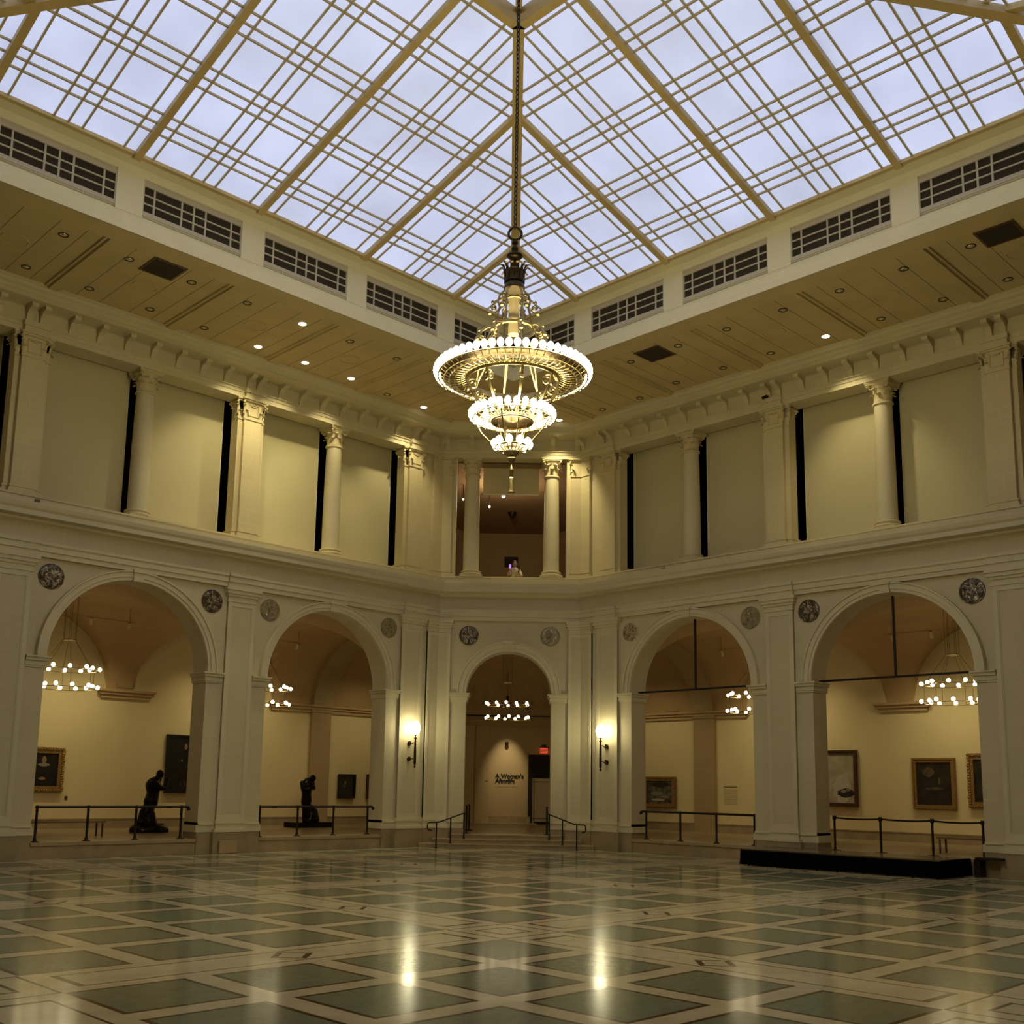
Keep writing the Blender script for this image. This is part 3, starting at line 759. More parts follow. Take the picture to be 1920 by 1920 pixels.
ordn = {-1: 'nearest the corner', 0: 'second from the corner', 1: 'third from the corner', 2: 'fourth from the corner', 3: 'fifth from the corner', 4: 'sixth from the corner', 5: 'seventh from the corner', 6: 'eighth from the corner', 7: 'ninth from the corner', 8: 'tenth from the corner'}
for side, k, row, s, d in pos:
    on = (side, k, row) in ONL
    src = dl1 if on else dl0
    o = src if not used[on] else copy_tree(src); used[on] = True
    o.location = FR_[side](s, d, ZP-.002) if side != 'X' else FX(1.66, 1.12, ZP-.002)
    if side == 'X': o['label'] = 'lit downlight in the corner ceiling just right of the chandelier'
    else:
        k2 = k if row == 0 else k-2
        o['label'] = '%s ceiling downlight over the %s wall, %s row, %s' % ('lit' if on else 'unlit', 'left' if side == 'L' else 'right', 'wall side' if row == 0 else 'skylight side', {0: ordn[k], 1: ordn[k2] if row else ''}[row])
    o['group'] = 'recessed ceiling downlights'
    if on and side != 'X':
        tgt = FR_[side](s, -.6, 10.5) if row == 0 else FR_[side](s, .0, 10.0)
        lamp('downlight_lamp', 'SPOT', FR_[side](s, d, ZP-.06), (1, .86, .48), SPOT_W, spot_size=math.radians(78), spot_blend=.75, shadow_soft_size=.09, aim=tgt)
    elif on: lamp('downlight_lamp', 'SPOT', FX(1.66, 1.12, ZP-.06), (1, .86, .48), SPOT_W*1.6, spot_size=math.radians(75), spot_blend=.7, shadow_soft_size=.09, aim=FX(1.75, .15, 12.0))
for side, s, d, lb in (('L', 16.85, 4.0, 'square brown air diffuser in the ceiling over the left wall'), ('R', 9.9, 3.85, 'square brown air diffuser in the right ceiling near the chandelier'), ('R', 20.1, 3.95, 'square dark air diffuser in the ceiling at the right edge of the photo')):
    t = thing('air_diffuser', lb, 'air diffuser', FR_[side](s, d, ZP), frot(side))
    m = MB()
    for a0, a1, b0, b1 in ((-.46, .46, -.46, -.40), (-.46, .46, .40, .46), (-.46, -.40, -.40, .40), (.40, .46, -.40, .40)): m.box(ID, a0, a1, b0, b1, -.02, 0)
    m.build('frame', 'woodframe', t); m = MB(); m.box(ID, -.4, .4, -.4, .4, -.01, 0); m.build('louvre', 'grille_back', t)

# ---------------------------------------------------------------- galleries behind the arches
ZV = 5.15; HV = 2.75; DM = -(JD+GA)/2; RM = (GA-JD)/2
def zb(d):
    u = max(-1, min(1, (d-DM)/RM)); return ZV+HV*math.sqrt(max(0, 1-u*u))
for side, nm in (('L', 'left'), ('R', 'right')):
    F = FR_[side]
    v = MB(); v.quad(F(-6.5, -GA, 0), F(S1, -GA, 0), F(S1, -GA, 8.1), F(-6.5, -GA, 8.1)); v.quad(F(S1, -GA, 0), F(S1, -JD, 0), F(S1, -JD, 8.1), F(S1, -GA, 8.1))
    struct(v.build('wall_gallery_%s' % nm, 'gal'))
    v = MB()
    v.quad(F(C0-.2, -JD-.002, 0), F(C0+.1, -JD-.002, 0), F(C0+.1, -JD-.002, 8.1), F(C0-.2, -JD-.002, 8.1))
    for k in range(4):     # groin vaults with plain bands between them
        cs = SC+W*(k+.5); rs = W/2-.47; n = 24
        ss = [cs-W/2]+[cs-rs+2*rs*i/n for i in range(n+1)]+[cs+W/2]
        ds = [-JD-(GA-JD)*(1-math.cos(PI*i/n))/2 for i in range(n+1)]
        rows = []
        for s in ss:
            u = (s-cs)/rs; z2 = ZV+HV*math.sqrt(max(0, 1-u*u)) if abs(u) < 1 else 0
            rows.append([F(s, d, max(zb(d), z2)) for d in ds])
        v.grid(rows, 0, False)
    n = 24; ds = [-JD-(GA-JD)*(1-math.cos(PI*i/n))/2 for i in range(n+1)]
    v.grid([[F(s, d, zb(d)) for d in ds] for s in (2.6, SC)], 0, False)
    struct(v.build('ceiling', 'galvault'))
    # pilaster and transverse rib nearest the corner
    v = MB(); s0, s1 = (2.57, 3.52) if side == 'L' else (2.94, 3.95)
    v.box(F, s0, s1, -GA, -GA+.12, G, 4.95); v.box(F, s0-.04, s1+.04, -GA, -GA+.16, 4.95, 5.25)
    for i in range(n):
        d0, d1 = ds[i], ds[i+1]; k_ = .94
        q = [(DM+(d-DM)*k_, ZV+(zb(d)-ZV)*k_) for d in (d0, d1)]
        v.quad(F(s0, q[0][0], q[0][1]), F(s1, q[0][0], q[0][1]), F(s1, q[1][0], q[1][1]), F(s0, q[1][0], q[1][1]))
        for s in (s0, s1): v.quad(F(s, q[0][0], q[0][1]), F(s, d0, zb(d0)), F(s, d1, zb(d1)), F(s, q[1][0], q[1][1]))
    trim(v, 'galpil')
    # ledges where the vaults spring
    v = MB(); L0, L1 = (10.4, 12.5) if side == 'L' else (10.75, 12.8)
    for a, b in ((L0, L1), (17.3, 19.4), (-2.5, 5.55)):
        v.box(F, a+.12, b-.12, -GA, -GA+.10, 4.93, 5.06); v.box(F, a+.05, b-.05, -GA, -GA+.18, 5.06, 5.16); v.box(F, a, b, -GA, -GA+.26, 5.16, 5.24)
    trim(v, 'galvault' if side == 'L' else 'galvault')
    v = MB(); v.box(F, -3, S1, -GA, -GA+.04, G, .72); v.box(F, -3, S1, -GA, -GA+.06, .72, .76)
    struct(v.build('baseboard_%s' % nm, 'step'))
# corner room walls and ceiling
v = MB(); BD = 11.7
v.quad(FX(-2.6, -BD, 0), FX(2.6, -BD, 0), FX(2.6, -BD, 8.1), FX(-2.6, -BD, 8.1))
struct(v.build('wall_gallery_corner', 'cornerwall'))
v = MB()
def zc_(x, y):
    dw = min(GA-x, GA-y, (GA+GA-(BD-3.64/R2*1.0)*0-(x+y))/R2+9)
    dist = min(GA-x, GA-y, BD+(-(x+y)-C0)/R2)
    return 5.25+2.5*math.sqrt(max(0, 1-(1-min(1, max(0, dist)/2.6))**2))
n = 26; gx = [-3.0+(GA+3.0)*i/n for i in range(n+1)]
for i in range(n):
    for j in range(n):
        xm, ym = (gx[i]+gx[i+1])/2, (gx[j]+gx[j+1])/2
        if (xm < -2.3 and ym < .5) or (ym < -2.3 and xm < .5) or xm+ym < -C0+.7: continue
        v.quad(*[(gx[a], gx[b], zc_(gx[a], gx[b])) for a, b in ((i, j), (i+1, j), (i+1, j+1), (i, j+1))])
struct(v.build('ceiling', 'galvault'))
v = MB()
v.box(FX, -2.2, 2.2, -BD, -BD+.14, 4.85, 5.0); v.box(FX, -2.25, 2.25, -BD, -BD+.22, 5.0, 5.12); trim(v, 'galvault')
v = MB(); v.box(FX, -2.6, -1.55, -BD, -BD+.25, G, 4.85); v.box(FX, -1.5, -.85, -BD, -BD+.08, G, 4.85); trim(v, 'cornerwall')
v = MB(); v.tube([FX(-2.5, -BD+.4, 5.32), FX(0, -BD+.4, 5.28), FX(2.5, -BD+.4, 5.32)], .03, 6)
tag(v.build('curtain_rail', 'blackmetal'), 'thin dark rail running across the wall above the exhibition title', 'rail')
v = MB(); v.box(FX, -2, 1.05, -BD, -BD+.05, G, .75); struct(v.build('baseboard_corner', 'step'))
# dark doorway beside the title
v = MB(); v.quad(FX(.94, -BD+.012, G), FX(2.3, -BD+.012, G), FX(2.3, -BD+.012, 3.56), FX(.94, -BD+.012, 3.56))
dr = struct(v.build('door_1', 'dark'))
v = MB(); v.box(FX, .90, .95, -BD, -BD+.06, G, 3.6); v.box(FX, .90, 2.3, -BD, -BD+.06, 3.56, 3.62); v.build('door_frame', 'cornerwall', dr)
t = thing('partition_board', 'pale framed standing board on feet in front of the dark doorway', 'board', FX(1.62, -BD+1.0, G), frot('X'))
v = MB(); v.box(ID, -.45, .47, -.02, .02, .18, 1.98); v.build('panel', 'white', t)
v = MB()
for a, b, z0, z1 in ((-.49, -.45, .1, 2.04), (.47, .51, .1, 2.04), (-.45, .47, 1.98, 2.04), (-.45, .47, .12, .18)): v.box(ID, a, b, -.035, .035, z0, z1)
v.build('frame', 'panel', t)
v = MB()
for a, b, z0, z1 in ((-.43, -.405, .1, 2.04), (.42, .445, .1, 2.04), (-.49, .51, 1.87, 1.895), (-.49, .51, .26, .285)): v.box(ID, a, b, .025, .045, z0, z1) if False else v.box(ID, a, b, .036, .05, z0, z1)
v.build('dark_trim', 'woodframe', t)
for x in (-.5, .4):
    v = MB(); v.box(ID, x-.12, x+.2, -.3, .3, 0, .05); v.box(ID, x, x+.08, -.03, .03, .05, .12); v.build('foot', 'panel', t)
# wall title
def text(name, body, size, loc, rot_z, m, label, cat, bold=.012, parent=None, align='LEFT'):
    cu = bpy.data.curves.new(name, 'FONT'); cu.body = body; cu.size = size; cu.extrude = .006; cu.offset = bold; cu.align_x = align; cu.space_line = .82
    cu.materials.append(M[m]); tmp = bpy.data.objects.new(name+'_curve', cu); sc.collection.objects.link(tmp)
    bpy.context.view_layer.update(); me = bpy.data.meshes.new_from_object(tmp.evaluated_get(bpy.context.evaluated_depsgraph_get()))
    bpy.data.objects.remove(tmp); me.name = name
    if not me.materials: me.materials.append(M[m])
    o = bpy.data.objects.new(name, me); sc.collection.objects.link(o); o.location = loc; o.rotation_euler = (PI/2, 0, rot_z)
    if parent: o.parent = parent
    else: tag(o, label, cat)
    return o
text('wall_title', "A Woman's\nAfterlife", .27, FX(-.56, -BD+.012, 2.47), frot('X'), 'ink', 'black exhibition title lettering on the spotlit corner wall', 'lettering', bold=.010)
v = MB()
random.seed(4); x = -.54
while x < .5:
    w_ = random.uniform(.03, .09); v.box(FX, x, min(x+w_, .52), -BD+.001, -BD+.006, 2.05, 2.085); x += w_+.02
tag(v.build('subtitle_line', 'greyink'), 'faint line of small grey lettering under the exhibition title', 'lettering')
v = MB(); v.box(FX, -1.02, -.90, -BD+.08, -BD+.1, 2.32, 2.36); tag(v.build('wall_label', 'greyink'), 'tiny label on the wall left of the exhibition title', 'label')
t = thing('wall_camera', 'small black dome device high on the wall above the exhibition title', 'camera', FX(-.06, -BD, 4.05), frot('X'))
v = MB(); v.ball((0, -.12, 0), .09, 1, 10); v.build('dome', 'blackmetal', t); v = MB(); v.box(ID, -.05, .05, 0, .1, -.03, .05); v.build('bracket', 'blackmetal', t)
t = thing('exit_sign', 'red lit exit sign above the dark doorway in the corner', 'sign', FX(1.66, -BD+.02, 3.62), frot('X'))
v = MB(); v.box(ID, -.17, .17, 0, .1, 0, .26); v.build('case', 'exit', t)
v = MB(); v.box(ID, -.2, .2, 0, .08, .26, .30); v.box(ID, -.1, .1, 0, .06, .30, .40); v.build('hood', 'blackmetal', t)
text('letters', 'EXIT', .15, (0, -.105, .07), 0, 'white_edge', '', '', bold=.002, parent=t, align='CENTER')
t = thing('barrier_stanchion', 'single thin dark stanchion on the gallery floor left of the title wall', 'stanchion', FX(-1.42, -3.0, G), 0)
v = MB(); v.tube([(0, 0, .02), (0, 0, .98)], .028, 8); v.build('pole', 'blackmetal', t); v = MB(); v.lathe([(.17, 0), (.16, .02), (.04, .05)], n=18); v.build('base', 'blackmetal', t)

# ---- ring chandeliers of the galleries
def ring_chandelier():
    root = thing('ring_chandelier', '', 'chandelier'); R_ = .86
    for z in (0, -.56):
        m = MB(); m.tube([(R_*math.cos(a*PI/16), R_*math.sin(a*PI/16), z) for a in range(32)], .014, 6, closed=True); m.build('ring', 'brass', root)
        for k in range(12):
            a = k*PI/6+.22+(.13 if z else 0); rr = R_+(.09 if k % 2 else -.06)
            m = MB(); m.ball((rr*math.cos(a), rr*math.sin(a), z+.07), .062, 1.1, 9); b = m.build('bulb', 'gbulb', root)
            m = MB(); m.tube([(R_*math.cos(a), R_*math.sin(a), z), (rr*math.cos(a), rr*math.sin(a), z+.015)], .016, 5); m.build('socket', 'brass', b)
    m = MB(); m.lathe([(.2, .92), (.22, .94), (.2, .96)], n=16); m.build('hub', 'brass', root)
    m = MB()
    for k in range(6):
        a = k*PI/3; m.tube([(.2*math.cos(a), .2*math.sin(a), .94), (R_*math.cos(a), R_*math.sin(a), 0)], .005, 4); m.tube([(R_*math.cos(a), R_*math.sin(a), 0), (R_*math.cos(a), R_*math.sin(a), -.56)], .005, 4)
        m.tube([(.2*math.cos(a), .2*math.sin(a), .94), (.2*math.cos(a), .2*math.sin(a), 2.55)], .005, 4)
    m.build('wires', 'blackmetal', root)
    m = MB(); m.lathe([(.26, 2.53), (.26, 2.56)], n=16); m.build('ceiling_plate', 'galvault', root)
    return root
rc = ring_chandelier(); first = True
for F, s, d, z, lb in ((FL, 15.08, -4.3, 5.42, 'two-tier ring of bulbs hanging in the far left arch'), (FL, 8.0, -4.3, 5.35, 'two-tier ring of bulbs half hidden at the left of the second left arch'),
                       (FR, 8.0, -4.3, 5.38, 'two-tier ring of bulbs half hidden at the right of the right arch nearest the corner'), (FR, 15.08, -4.3, 5.40, 'two-tier ring of bulbs hanging in the far right arch'),
                       (FX, -.06, -6.0, 5.37, 'two-tier ring of bulbs hanging in the centre corner arch')):
    o = rc if first else copy_tree(rc); first = False
    o.location = F(s, d, z); o['label'] = lb; o['group'] = 'ring chandeliers of the galleries'

# ---- track lights (the gallery's spotlights)
def track(F, s, d, z, n, spread, label, grp='track lights in the gallery vaults', aimf=None, power=GAL_W):
    side = 'L' if F is FL else ('R' if F is FR else 'X')
    t = thing('track_light', label, 'track light', F(s, d, z), frot(side), grp)
    m = MB(); m.box(ID, -spread/2-.15, spread/2+.15, -.02, .02, .0, .035)
    for x in (-spread/2, spread/2): m.box(ID, x-.01, x+.01, -.01, .01, .03, .45)
    m.build('rail', 'galpil', t)
    for i in range(n):
        x = -spread/2+spread*i/max(1, n-1)
        m = MB(); m.tube([(x, 0, -.02), (x, .1, -.22)], .06, 10); m.build('spot_head', 'plaster', t)
        p = t.matrix_world if False else pm(t) @ Vector((x, .12, -.27))
        tg = aimf(x) if aimf else pm(t) @ Vector((x*1.25, -d*0+ (GA+d)*1.0 if side != 'X' else 4.0, -z+2.6))
        lamp('track_lamp', 'SPOT', p, (1, .85, .49), power, spot_size=math.radians(88), spot_blend=1.0, shadow_soft_size=.07, aim=tg)
    return t
for side, nm in (('L', 'left'), ('R', 'right')):
    F = FR_[side]
    track(F, 14.0, -5.3, 7.3, 3, 2.6, 'rail of small spotlights in the vault of the far %s arch' % nm)
    track(F, 7.3, -5.3, 7.3, 3, 2.6, 'rail of small spotlights in the vault of the second %s arch' % nm)
    track(F, 1.2, -4.2, 7.2, 2, 1.2, 'rail of small spotlights past the rib behind the second %s arch' % nm, power=GAL_W*.75)
    track(F, 20.5, -4.2, 7.5, 2, 2.0, 'rail of small spotlights at the photo edge behind the far %s arch' % nm)
t = thing('title_spotlight', 'small spotlight aimed at the exhibition title wall', 'spotlight', FX(-.05, -BD+1.7, 6.1), frot('X'))
m = MB(); m.tube([(0, 0, 0), (0, .08, -.2)], .06, 10); m.build('head', 'blackmetal', t); m = MB(); m.tube([(0, 0, 0), (0, 0, 1.1)], .012, 6); m.build('stem', 'blackmetal', t)
lamp('title_lamp', 'SPOT', FX(-.05, -BD+1.6, 5.85), (1, .84, .50), 420, spot_size=math.radians(42), spot_blend=1.0, shadow_soft_size=.05, aim=FX(-.05, -BD, 2.5))

# ---- wall vents
for F, s, z, lb in ((FL, 11.47, 5.67, 'square brown vent grille above the ledge in the far left arch'), (FR, 1.83, 5.64, 'square dark vent grille in the right arch nearest the corner')):
    t = thing('wall_vent', lb, 'vent', F(s, -GA, z), frot('L' if F is FL else 'R')); h = .34
    m = MB()
    for a, b, z0, z1 in ((-h, h, -h, -h+.05), (-h, h, h-.05, h), (-h, -h+.05, -h+.05, h-.05), (h-.05, h, -h+.05, h-.05)): m.box(ID, a, b, 0, .05, z0, z1)
    m.build('frame', 'galpil', t); m = MB(); m.box(ID, -h+.05, h-.05, 0, .02, -h+.05, h-.05); m.build('mesh_panel', 'grille_back', t)

# ---- pictures
def canvas_mat(name, a, b, sc_, c=None, rough=.35):
    m = mat(name, a, rough, noise_s=sc_, col2=b); return m
M['cv_black'] = canvas_mat('near_black_canvas', (.006, .005, .004), (.018, .013, .008), 3)
M['cv_storm'] = canvas_mat('stormy_grey_canvas', (.03, .026, .018), (.16, .145, .11), 5)
M['cv_pale'] = canvas_mat('pale_misty_canvas', (.30, .25, .16), (.44, .38, .27), 2.2)
M['cv_glow'] = canvas_mat('dusky_brown_canvas', (.012, .009, .006), (.035, .026, .014), 2.5)
M['p_flesh'] = mat('painted_flesh', (.26, .16, .09), .5); M['p_white'] = mat('painted_white', (.30, .27, .21), .5, noise_s=30, noise_a=.4); M['p_dark'] = mat('painted_dark', (.02, .015, .01), .5)
M['p_glow'] = mat('painted_glow', (.12, .085, .04), .5, noise_s=9, noise_a=.5); M['p_mist'] = mat('painted_mist', (.5, .44, .33), .5, noise_s=6, noise_a=.15)
def picture(F, s0, s1, z0, z1, fm, fw, cv, label, patches=(), ornate=False, dep=.09):
    side = 'L' if F is FL else 'R'; w2 = (s1-s0)/2; h = z1-z0
    t = thing('framed_painting', label, 'painting', F((s0+s1)/2, -GA+.03, z0), frot(side), None)
    m = MB()
    for a, b, c, d in ((-w2, w2, 0, fw), (-w2, w2, h-fw, h), (-w2, -w2+fw, fw, h-fw), (w2-fw, w2, fw, h-fw)):
        m.box(ID, a, b, 0, dep, c, d)
    for a, b, c, d in ((-w2+fw*.1, w2-fw*.1, fw*.1, fw*.45), (-w2+fw*.1, w2-fw*.1, h-fw*.45, h-fw*.1), (-w2+fw*.1, -w2+fw*.45, fw*.45, h-fw*.45), (w2-fw*.45, w2-fw*.1, fw*.45, h-fw*.45)):
        m.box(ID, a, b, dep, dep+.035, c, d)
    if ornate:
        k = int((2*w2+h)*6)
        for i in range(k):
            for zz in (fw*.3, h-fw*.3): m.ball((-w2+2*w2*(i+.5)/k, -dep-.02, zz+.012*math.sin(i*2.1)), fw*.2, 1, 5)
            for xx in (-w2+fw*.2, w2-fw*.2): m.ball((xx+.02*math.sin(i*1.7), -dep-.01, h*(i+.5)/k), fw*.24, 1, 5)
    m.build('frame', fm, t)
    m = MB(); m.box(ID, -w2+fw, w2-fw, 0, dep*.4, fw, h-fw); c = m.build('canvas', cv, t)
    for i, (px, pz, rx, rz, mt) in enumerate(patches):
        m = MB(); yy = -(dep*.4+.002+.001*i)
        m.poly([(px*w2*2+rx*math.cos(k*PI/10)*(1+.12*math.sin(3*k)), yy, pz*h+rz*math.sin(k*PI/10)*(1+.1*math.cos(5*k))) for k in range(20)]); m.build('painted_shape', mt, c)
    return t
# local +x is towards the corner on the left wall and away from it on the right wall
picture(FL, 13.49, 15.0, 1.64, 3.13, 'gold', .2, 'cv_black', 'ornately gilt framed dark portrait at the far left, beside the photo edge', ((.06, .72, .08, .12, 'p_flesh'), (.06, .61, .2, .06, 'p_white'), (.04, .30, .12, .05, 'p_flesh')), ornate=True)
picture(FL, 8.6, 9.78, 1.64, 3.76, 'blackframe', .09, 'cv_black', 'tall dark full length portrait behind the bronze figure in the far left arch', ((.16, .80, .06, .11, 'p_flesh'), (.05, .56, .03, .04, 'p_white'), (.2, .16, .03, .1, 'p_glow'), (.05, .16, .02, .08, 'p_glow')))
picture(FL, 1.2, 2.05, 1.48, 2.48, 'blackframe', .07, 'cv_black', 'small black framed portrait in the second left arch', ((-.08, .65, .05, .07, 'p_flesh'), (-.12, .5, .09, .05, 'p_glow')))
picture(FL, -.3, .57, 1.46, 2.5, 'woodframe', .08, 'cv_black', 'dark framed picture cut off by the jamb of the second left arch')
picture(FR, .35, 1.99, 1.33, 2.60, 'gold', .17, 'cv_storm', 'gilt framed stormy seascape in the right arch nearest the corner', ((-.1, .45, .3, .08, 'p_white'), (.15, .35, .22, .06, 'p_white'), (0, .75, .5, .12, 'p_dark'), (-.05, .25, .35, .05, 'p_mist')), ornate=True)
picture(FR, 8.55, 10.01, 1.57, 3.6, 'woodframe', .13, 'cv_pale', 'brown framed pale misty landscape at the left of the far right arch', ((.08, .3, .36, .5, 'p_mist'), (.18, .24, .34, .16, 'p_dark'), (.12, .27, .12, .06, 'p_white'), (.25, .30, .08, .05, 'p_white')))
picture(FR, 12.04, 13.54, 1.56, 3.30, 'gold', .15, 'cv_glow', 'square gilt framed dark landscape with a glowing sky in the far right arch', ((-.12, .72, .2, .16, 'p_glow'), (.12, .55, .04, .12, 'p_glow'), (.0, .4, .3, .05, 'p_glow')))
picture(FR, 13.95, 15.4, 1.64, 3.44, 'gold', .2, 'cv_glow', 'gilt framed dark picture cut off by the right pier of the far right arch', (), ornate=True)
t = thing('intro_text', 'faint block of wall text behind the railing in the right arch nearest the corner', 'wall text', FR(4.6, -GA, 1.5), frot('R'))
m = MB(); m.box(ID, -.32, .3, 0, .006, .70, .725); m.build('heading', 'ink', t)
m = MB(); random.seed(2)
for i in range(11): m.box(ID, -.32, .25+.1*random.random(), 0, .004, .6-i*.055, .612-i*.055)
m.build('text_lines', 'greyink', t)
m = MB(); m.box(FL, 13.25, 13.35, -GA, -GA+.02, 1.39, 1.51); tag(m.build('wall_label', 'woodframe'), 'tiny dark label to the right of the ornate portrait at the far left', 'label')

# ---- benches
def bench():
    t = thing('bench', '', 'bench'); m = MB(); m.box(ID, -1.2, 1.2, -.22, .22, .40, .45); m.build('seat', 'bench', t)
    for x in (-1.1, 1.1):
        for y in (-.2, .2): m = MB(); m.box(ID, x-.02, x+.02, y-.02, y+.02, 0, .40); m.build('leg', 'woodframe', t)
    return t
b1 = bench(); b1.location = FL(15.55, -2.6, G); b1['label'] = 'long low bench behind the railing of the far left arch'; b1['group'] = 'gallery benches'
b2 = copy_tree(b1); b2.location = FR(16.6, -2.0, G); b2.rotation_euler = (0, 0, frot('R')); b2['label'] = 'long low bench behind the belt barrier of the far right arch'

# ---- railings in the arches
def railing():
    t = thing('railing', '', 'railing')
    for i in range(4):
        x = -2.07+1.38*i; m = MB()
        m.lathe([(.11, 0), (.11, .015), (.05, .03), (.045, .08), (.033, .12), (.036, .45), (.033, .80), (.045, .83), (.03, .85), (.04, .87), (.055, .895), (.055, .925), (.03, .955)], (x, 0, 0), 14); m.build('post', 'blackmetal', t)
    m = MB(); m.tube([(-2.07, 0, .91), (2.07, 0, .91), (2.2, 0, .91), (2.28, 0, .895), (2.31, 0, .86), (2.30, 0, .83)], .036, 10); m.ball((2.29, 0, .85), .05, 1, 8); m.build('handrail', 'blackmetal', t)
    return t
rl = railing(); first = True
for side, s, lb, fl_ in (('L', 15.18, 'black railing across the far left arch', 0), ('L', 8.42, 'black railing across the second left arch, in front of a bronze figure', 0), ('R', 8.42, 'black railing across the right arch nearest the corner', 1)):
    o = rl if first else copy_tree(rl); first = False
    o.location = FR_[side](s, -.22, G); o.rotation_euler = (0, 0, frot(side)+(PI if side == 'R' else 0)); o['label'] = lb; o['group'] = 'arch railings'
# belt barriers on the stage arch
posts = [13.1, 14.49, 15.96, 17.3]
for i, s in enumerate(posts):
    t = thing('belt_stanchion', 'black belt barrier post behind the stage, %s' % ('leftmost of the four', 'second from the left', 'third from the left', 'rightmost, against the pier')[i], 'stanchion', FR(s, -.3, G), frot('R'), 'belt barrier posts')
    m = MB(); m.tube([(0, 0, .02), (0, 0, .90)], .032, 10); m.build('pole', 'blackmetal', t); m = MB(); m.lathe([(.048, .87), (.055, .89), (.055, .97), (.045, .985)], n=12); m.build('belt_head', 'blackmetal', t)
    m = MB(); m.lathe([(.17, 0), (.165, .015), (.04, .03)], n=18); m.build('base', 'blackmetal', t)
    if i < 3:
        L = posts[i+1]-s; m = MB(); rows = []
        for z in (.905, .955): rows.append([(L*k/10, 0, z-.03*(1-(2*k/10-1)**2)) for k in range(11)])
        m.grid(rows, 0); rows = [[(x, y+.004, z) for x, y, z in r_] for r_ in rows]; m.grid(rows, 0); m.build('belt', 'blackmetal', t)
# ---- stair handrails
for sg, nm in ((-1, 'left'), (1, 'right')):
    t = thing('stair_handrail', 'thin black handrail on the %s of the corner steps' % nm, 'handrail', FX(sg*2.36, 1.35, 0), frot('X'), 'handrails of the corner steps')
    F = lambda a, d, z: Vector((sg*(a-2.36), -(d-1.35), z))
    for a, d, z0, z1 in ((2.36, 1.35, 0, .83), (1.90, .98, .145, 1.0), (1.46, .62, .29, 1.16)):
        m = MB(); m.tube([F(a, d, z0), F(a, d, z1)], .024, 8); m.box(lambda x, y, z: F(a+x, d+y, z), -.05, .05, -.05, .05, z0, z0+.015); m.build('post', 'blackmetal', t)
    m = MB(); m.tube([F(1.40, .57, 1.2), F(1.46, .62, 1.16), F(2.25, 1.26, .87), F(2.36, 1.35, .85), F(2.58, 1.5, .85), F(2.64, 1.54, .82), F(2.65, 1.55, .66), F(2.6, 1.52, .61), F(2.52, 1.46, .60)], .022, 8); m.build('handrail', 'blackmetal', t)
    t = thing('belt_stanchion', 'black barrier post standing at the %s top of the corner steps' % nm, 'stanchion', FX(sg*1.40, .1, G), 0, 'posts at the top of the corner steps')
    m = MB(); m.tube([(0, 0, .02), (0, 0, .98)], .035, 8); m.build('pole', 'blackmetal', t); m = MB(); m.lathe([(.14, 0), (.13, .02), (.04, .04)], n=16); m.build('base', 'blackmetal', t)

# ---- stage
t = thing('stage_platform', 'low black skirted stage in front of the far right arch', 'stage', FR(14.3, 1.02, 0), frot('R'))
m = MB(); m.box(ID, -2.85, 2.85, -.75, 1.02, .43, .465); m.build('deck', 'stagetop', t)
m = MB(); rows = []
for z, o_ in ((.45, 0), (.44, .012), (.2, .02), (.03, .035)):
    pts = [(-2.86-o_, -.78), (-2.86-o_, 1.0+o_)]; row = []
    for k in range(9): row.append((-2.86-o_, -.78+(1.78+o_)*k/8, z))
    for k in range(1, 57): row.append((-2.86-o_+(5.72+2*o_)*k/56, 1.0+o_+.012*math.sin(k*1.9)*(z < .4), z))
    for k in range(1, 9): row.append((2.86+o_, 1.0+o_-(1.78+o_)*k/8, z))
    rows.append([ID(*p) for p in row])
m.grid(rows, 0, True); m.build('skirt', 'fabric', t)
for x in (-2.7, -1.4, 0, 1.4, 2.7):
    for y in (-.6, .85): m = MB(); m.tube([(x, -y, .0), (x, -y, .43)], .03, 6); m.build('leg', 'blackmetal', t)
m = MB(); m.box(FR, 17.35, 18.0, .05, .45, .44, .50); m.box(FR, 17.3, 17.45, .05, .40, .0, .44); tag(m.build('end_step', 'blackmetal'), 'small black step at the right end of the stage', 'step')
# ---- access box at the foot of the left pier
m = MB(); m.box(FL, 11.55, 12.12, .25, .32, .02, .38); tag(m.build('plinth_hatch', 'galpil'), 'brown square hatch on the plinth between the left arches', 'hatch')
# ---- T bars hanging in the right arches
for c, lb in ((opsS[0][0], 'black T-shaped steel bar hanging in the right arch nearest the corner'), (opsS[1][0], 'black T-shaped steel bar hanging in the far right arch')):
    t = thing('steel_t_bar', lb, 'steel bar', FR(c, -.38, 5.33), frot('R'), 'steel bars in the right arches')
    m = MB(); m.box(ID, -HA+.02, HA-.02, -.03, .03, -.03, .03); m.build('crossbar', 'blackmetal', t); m = MB(); m.box(ID, -.028, .028, -.028, .028, .03, 2.32); m.build('hanger', 'blackmetal', t)

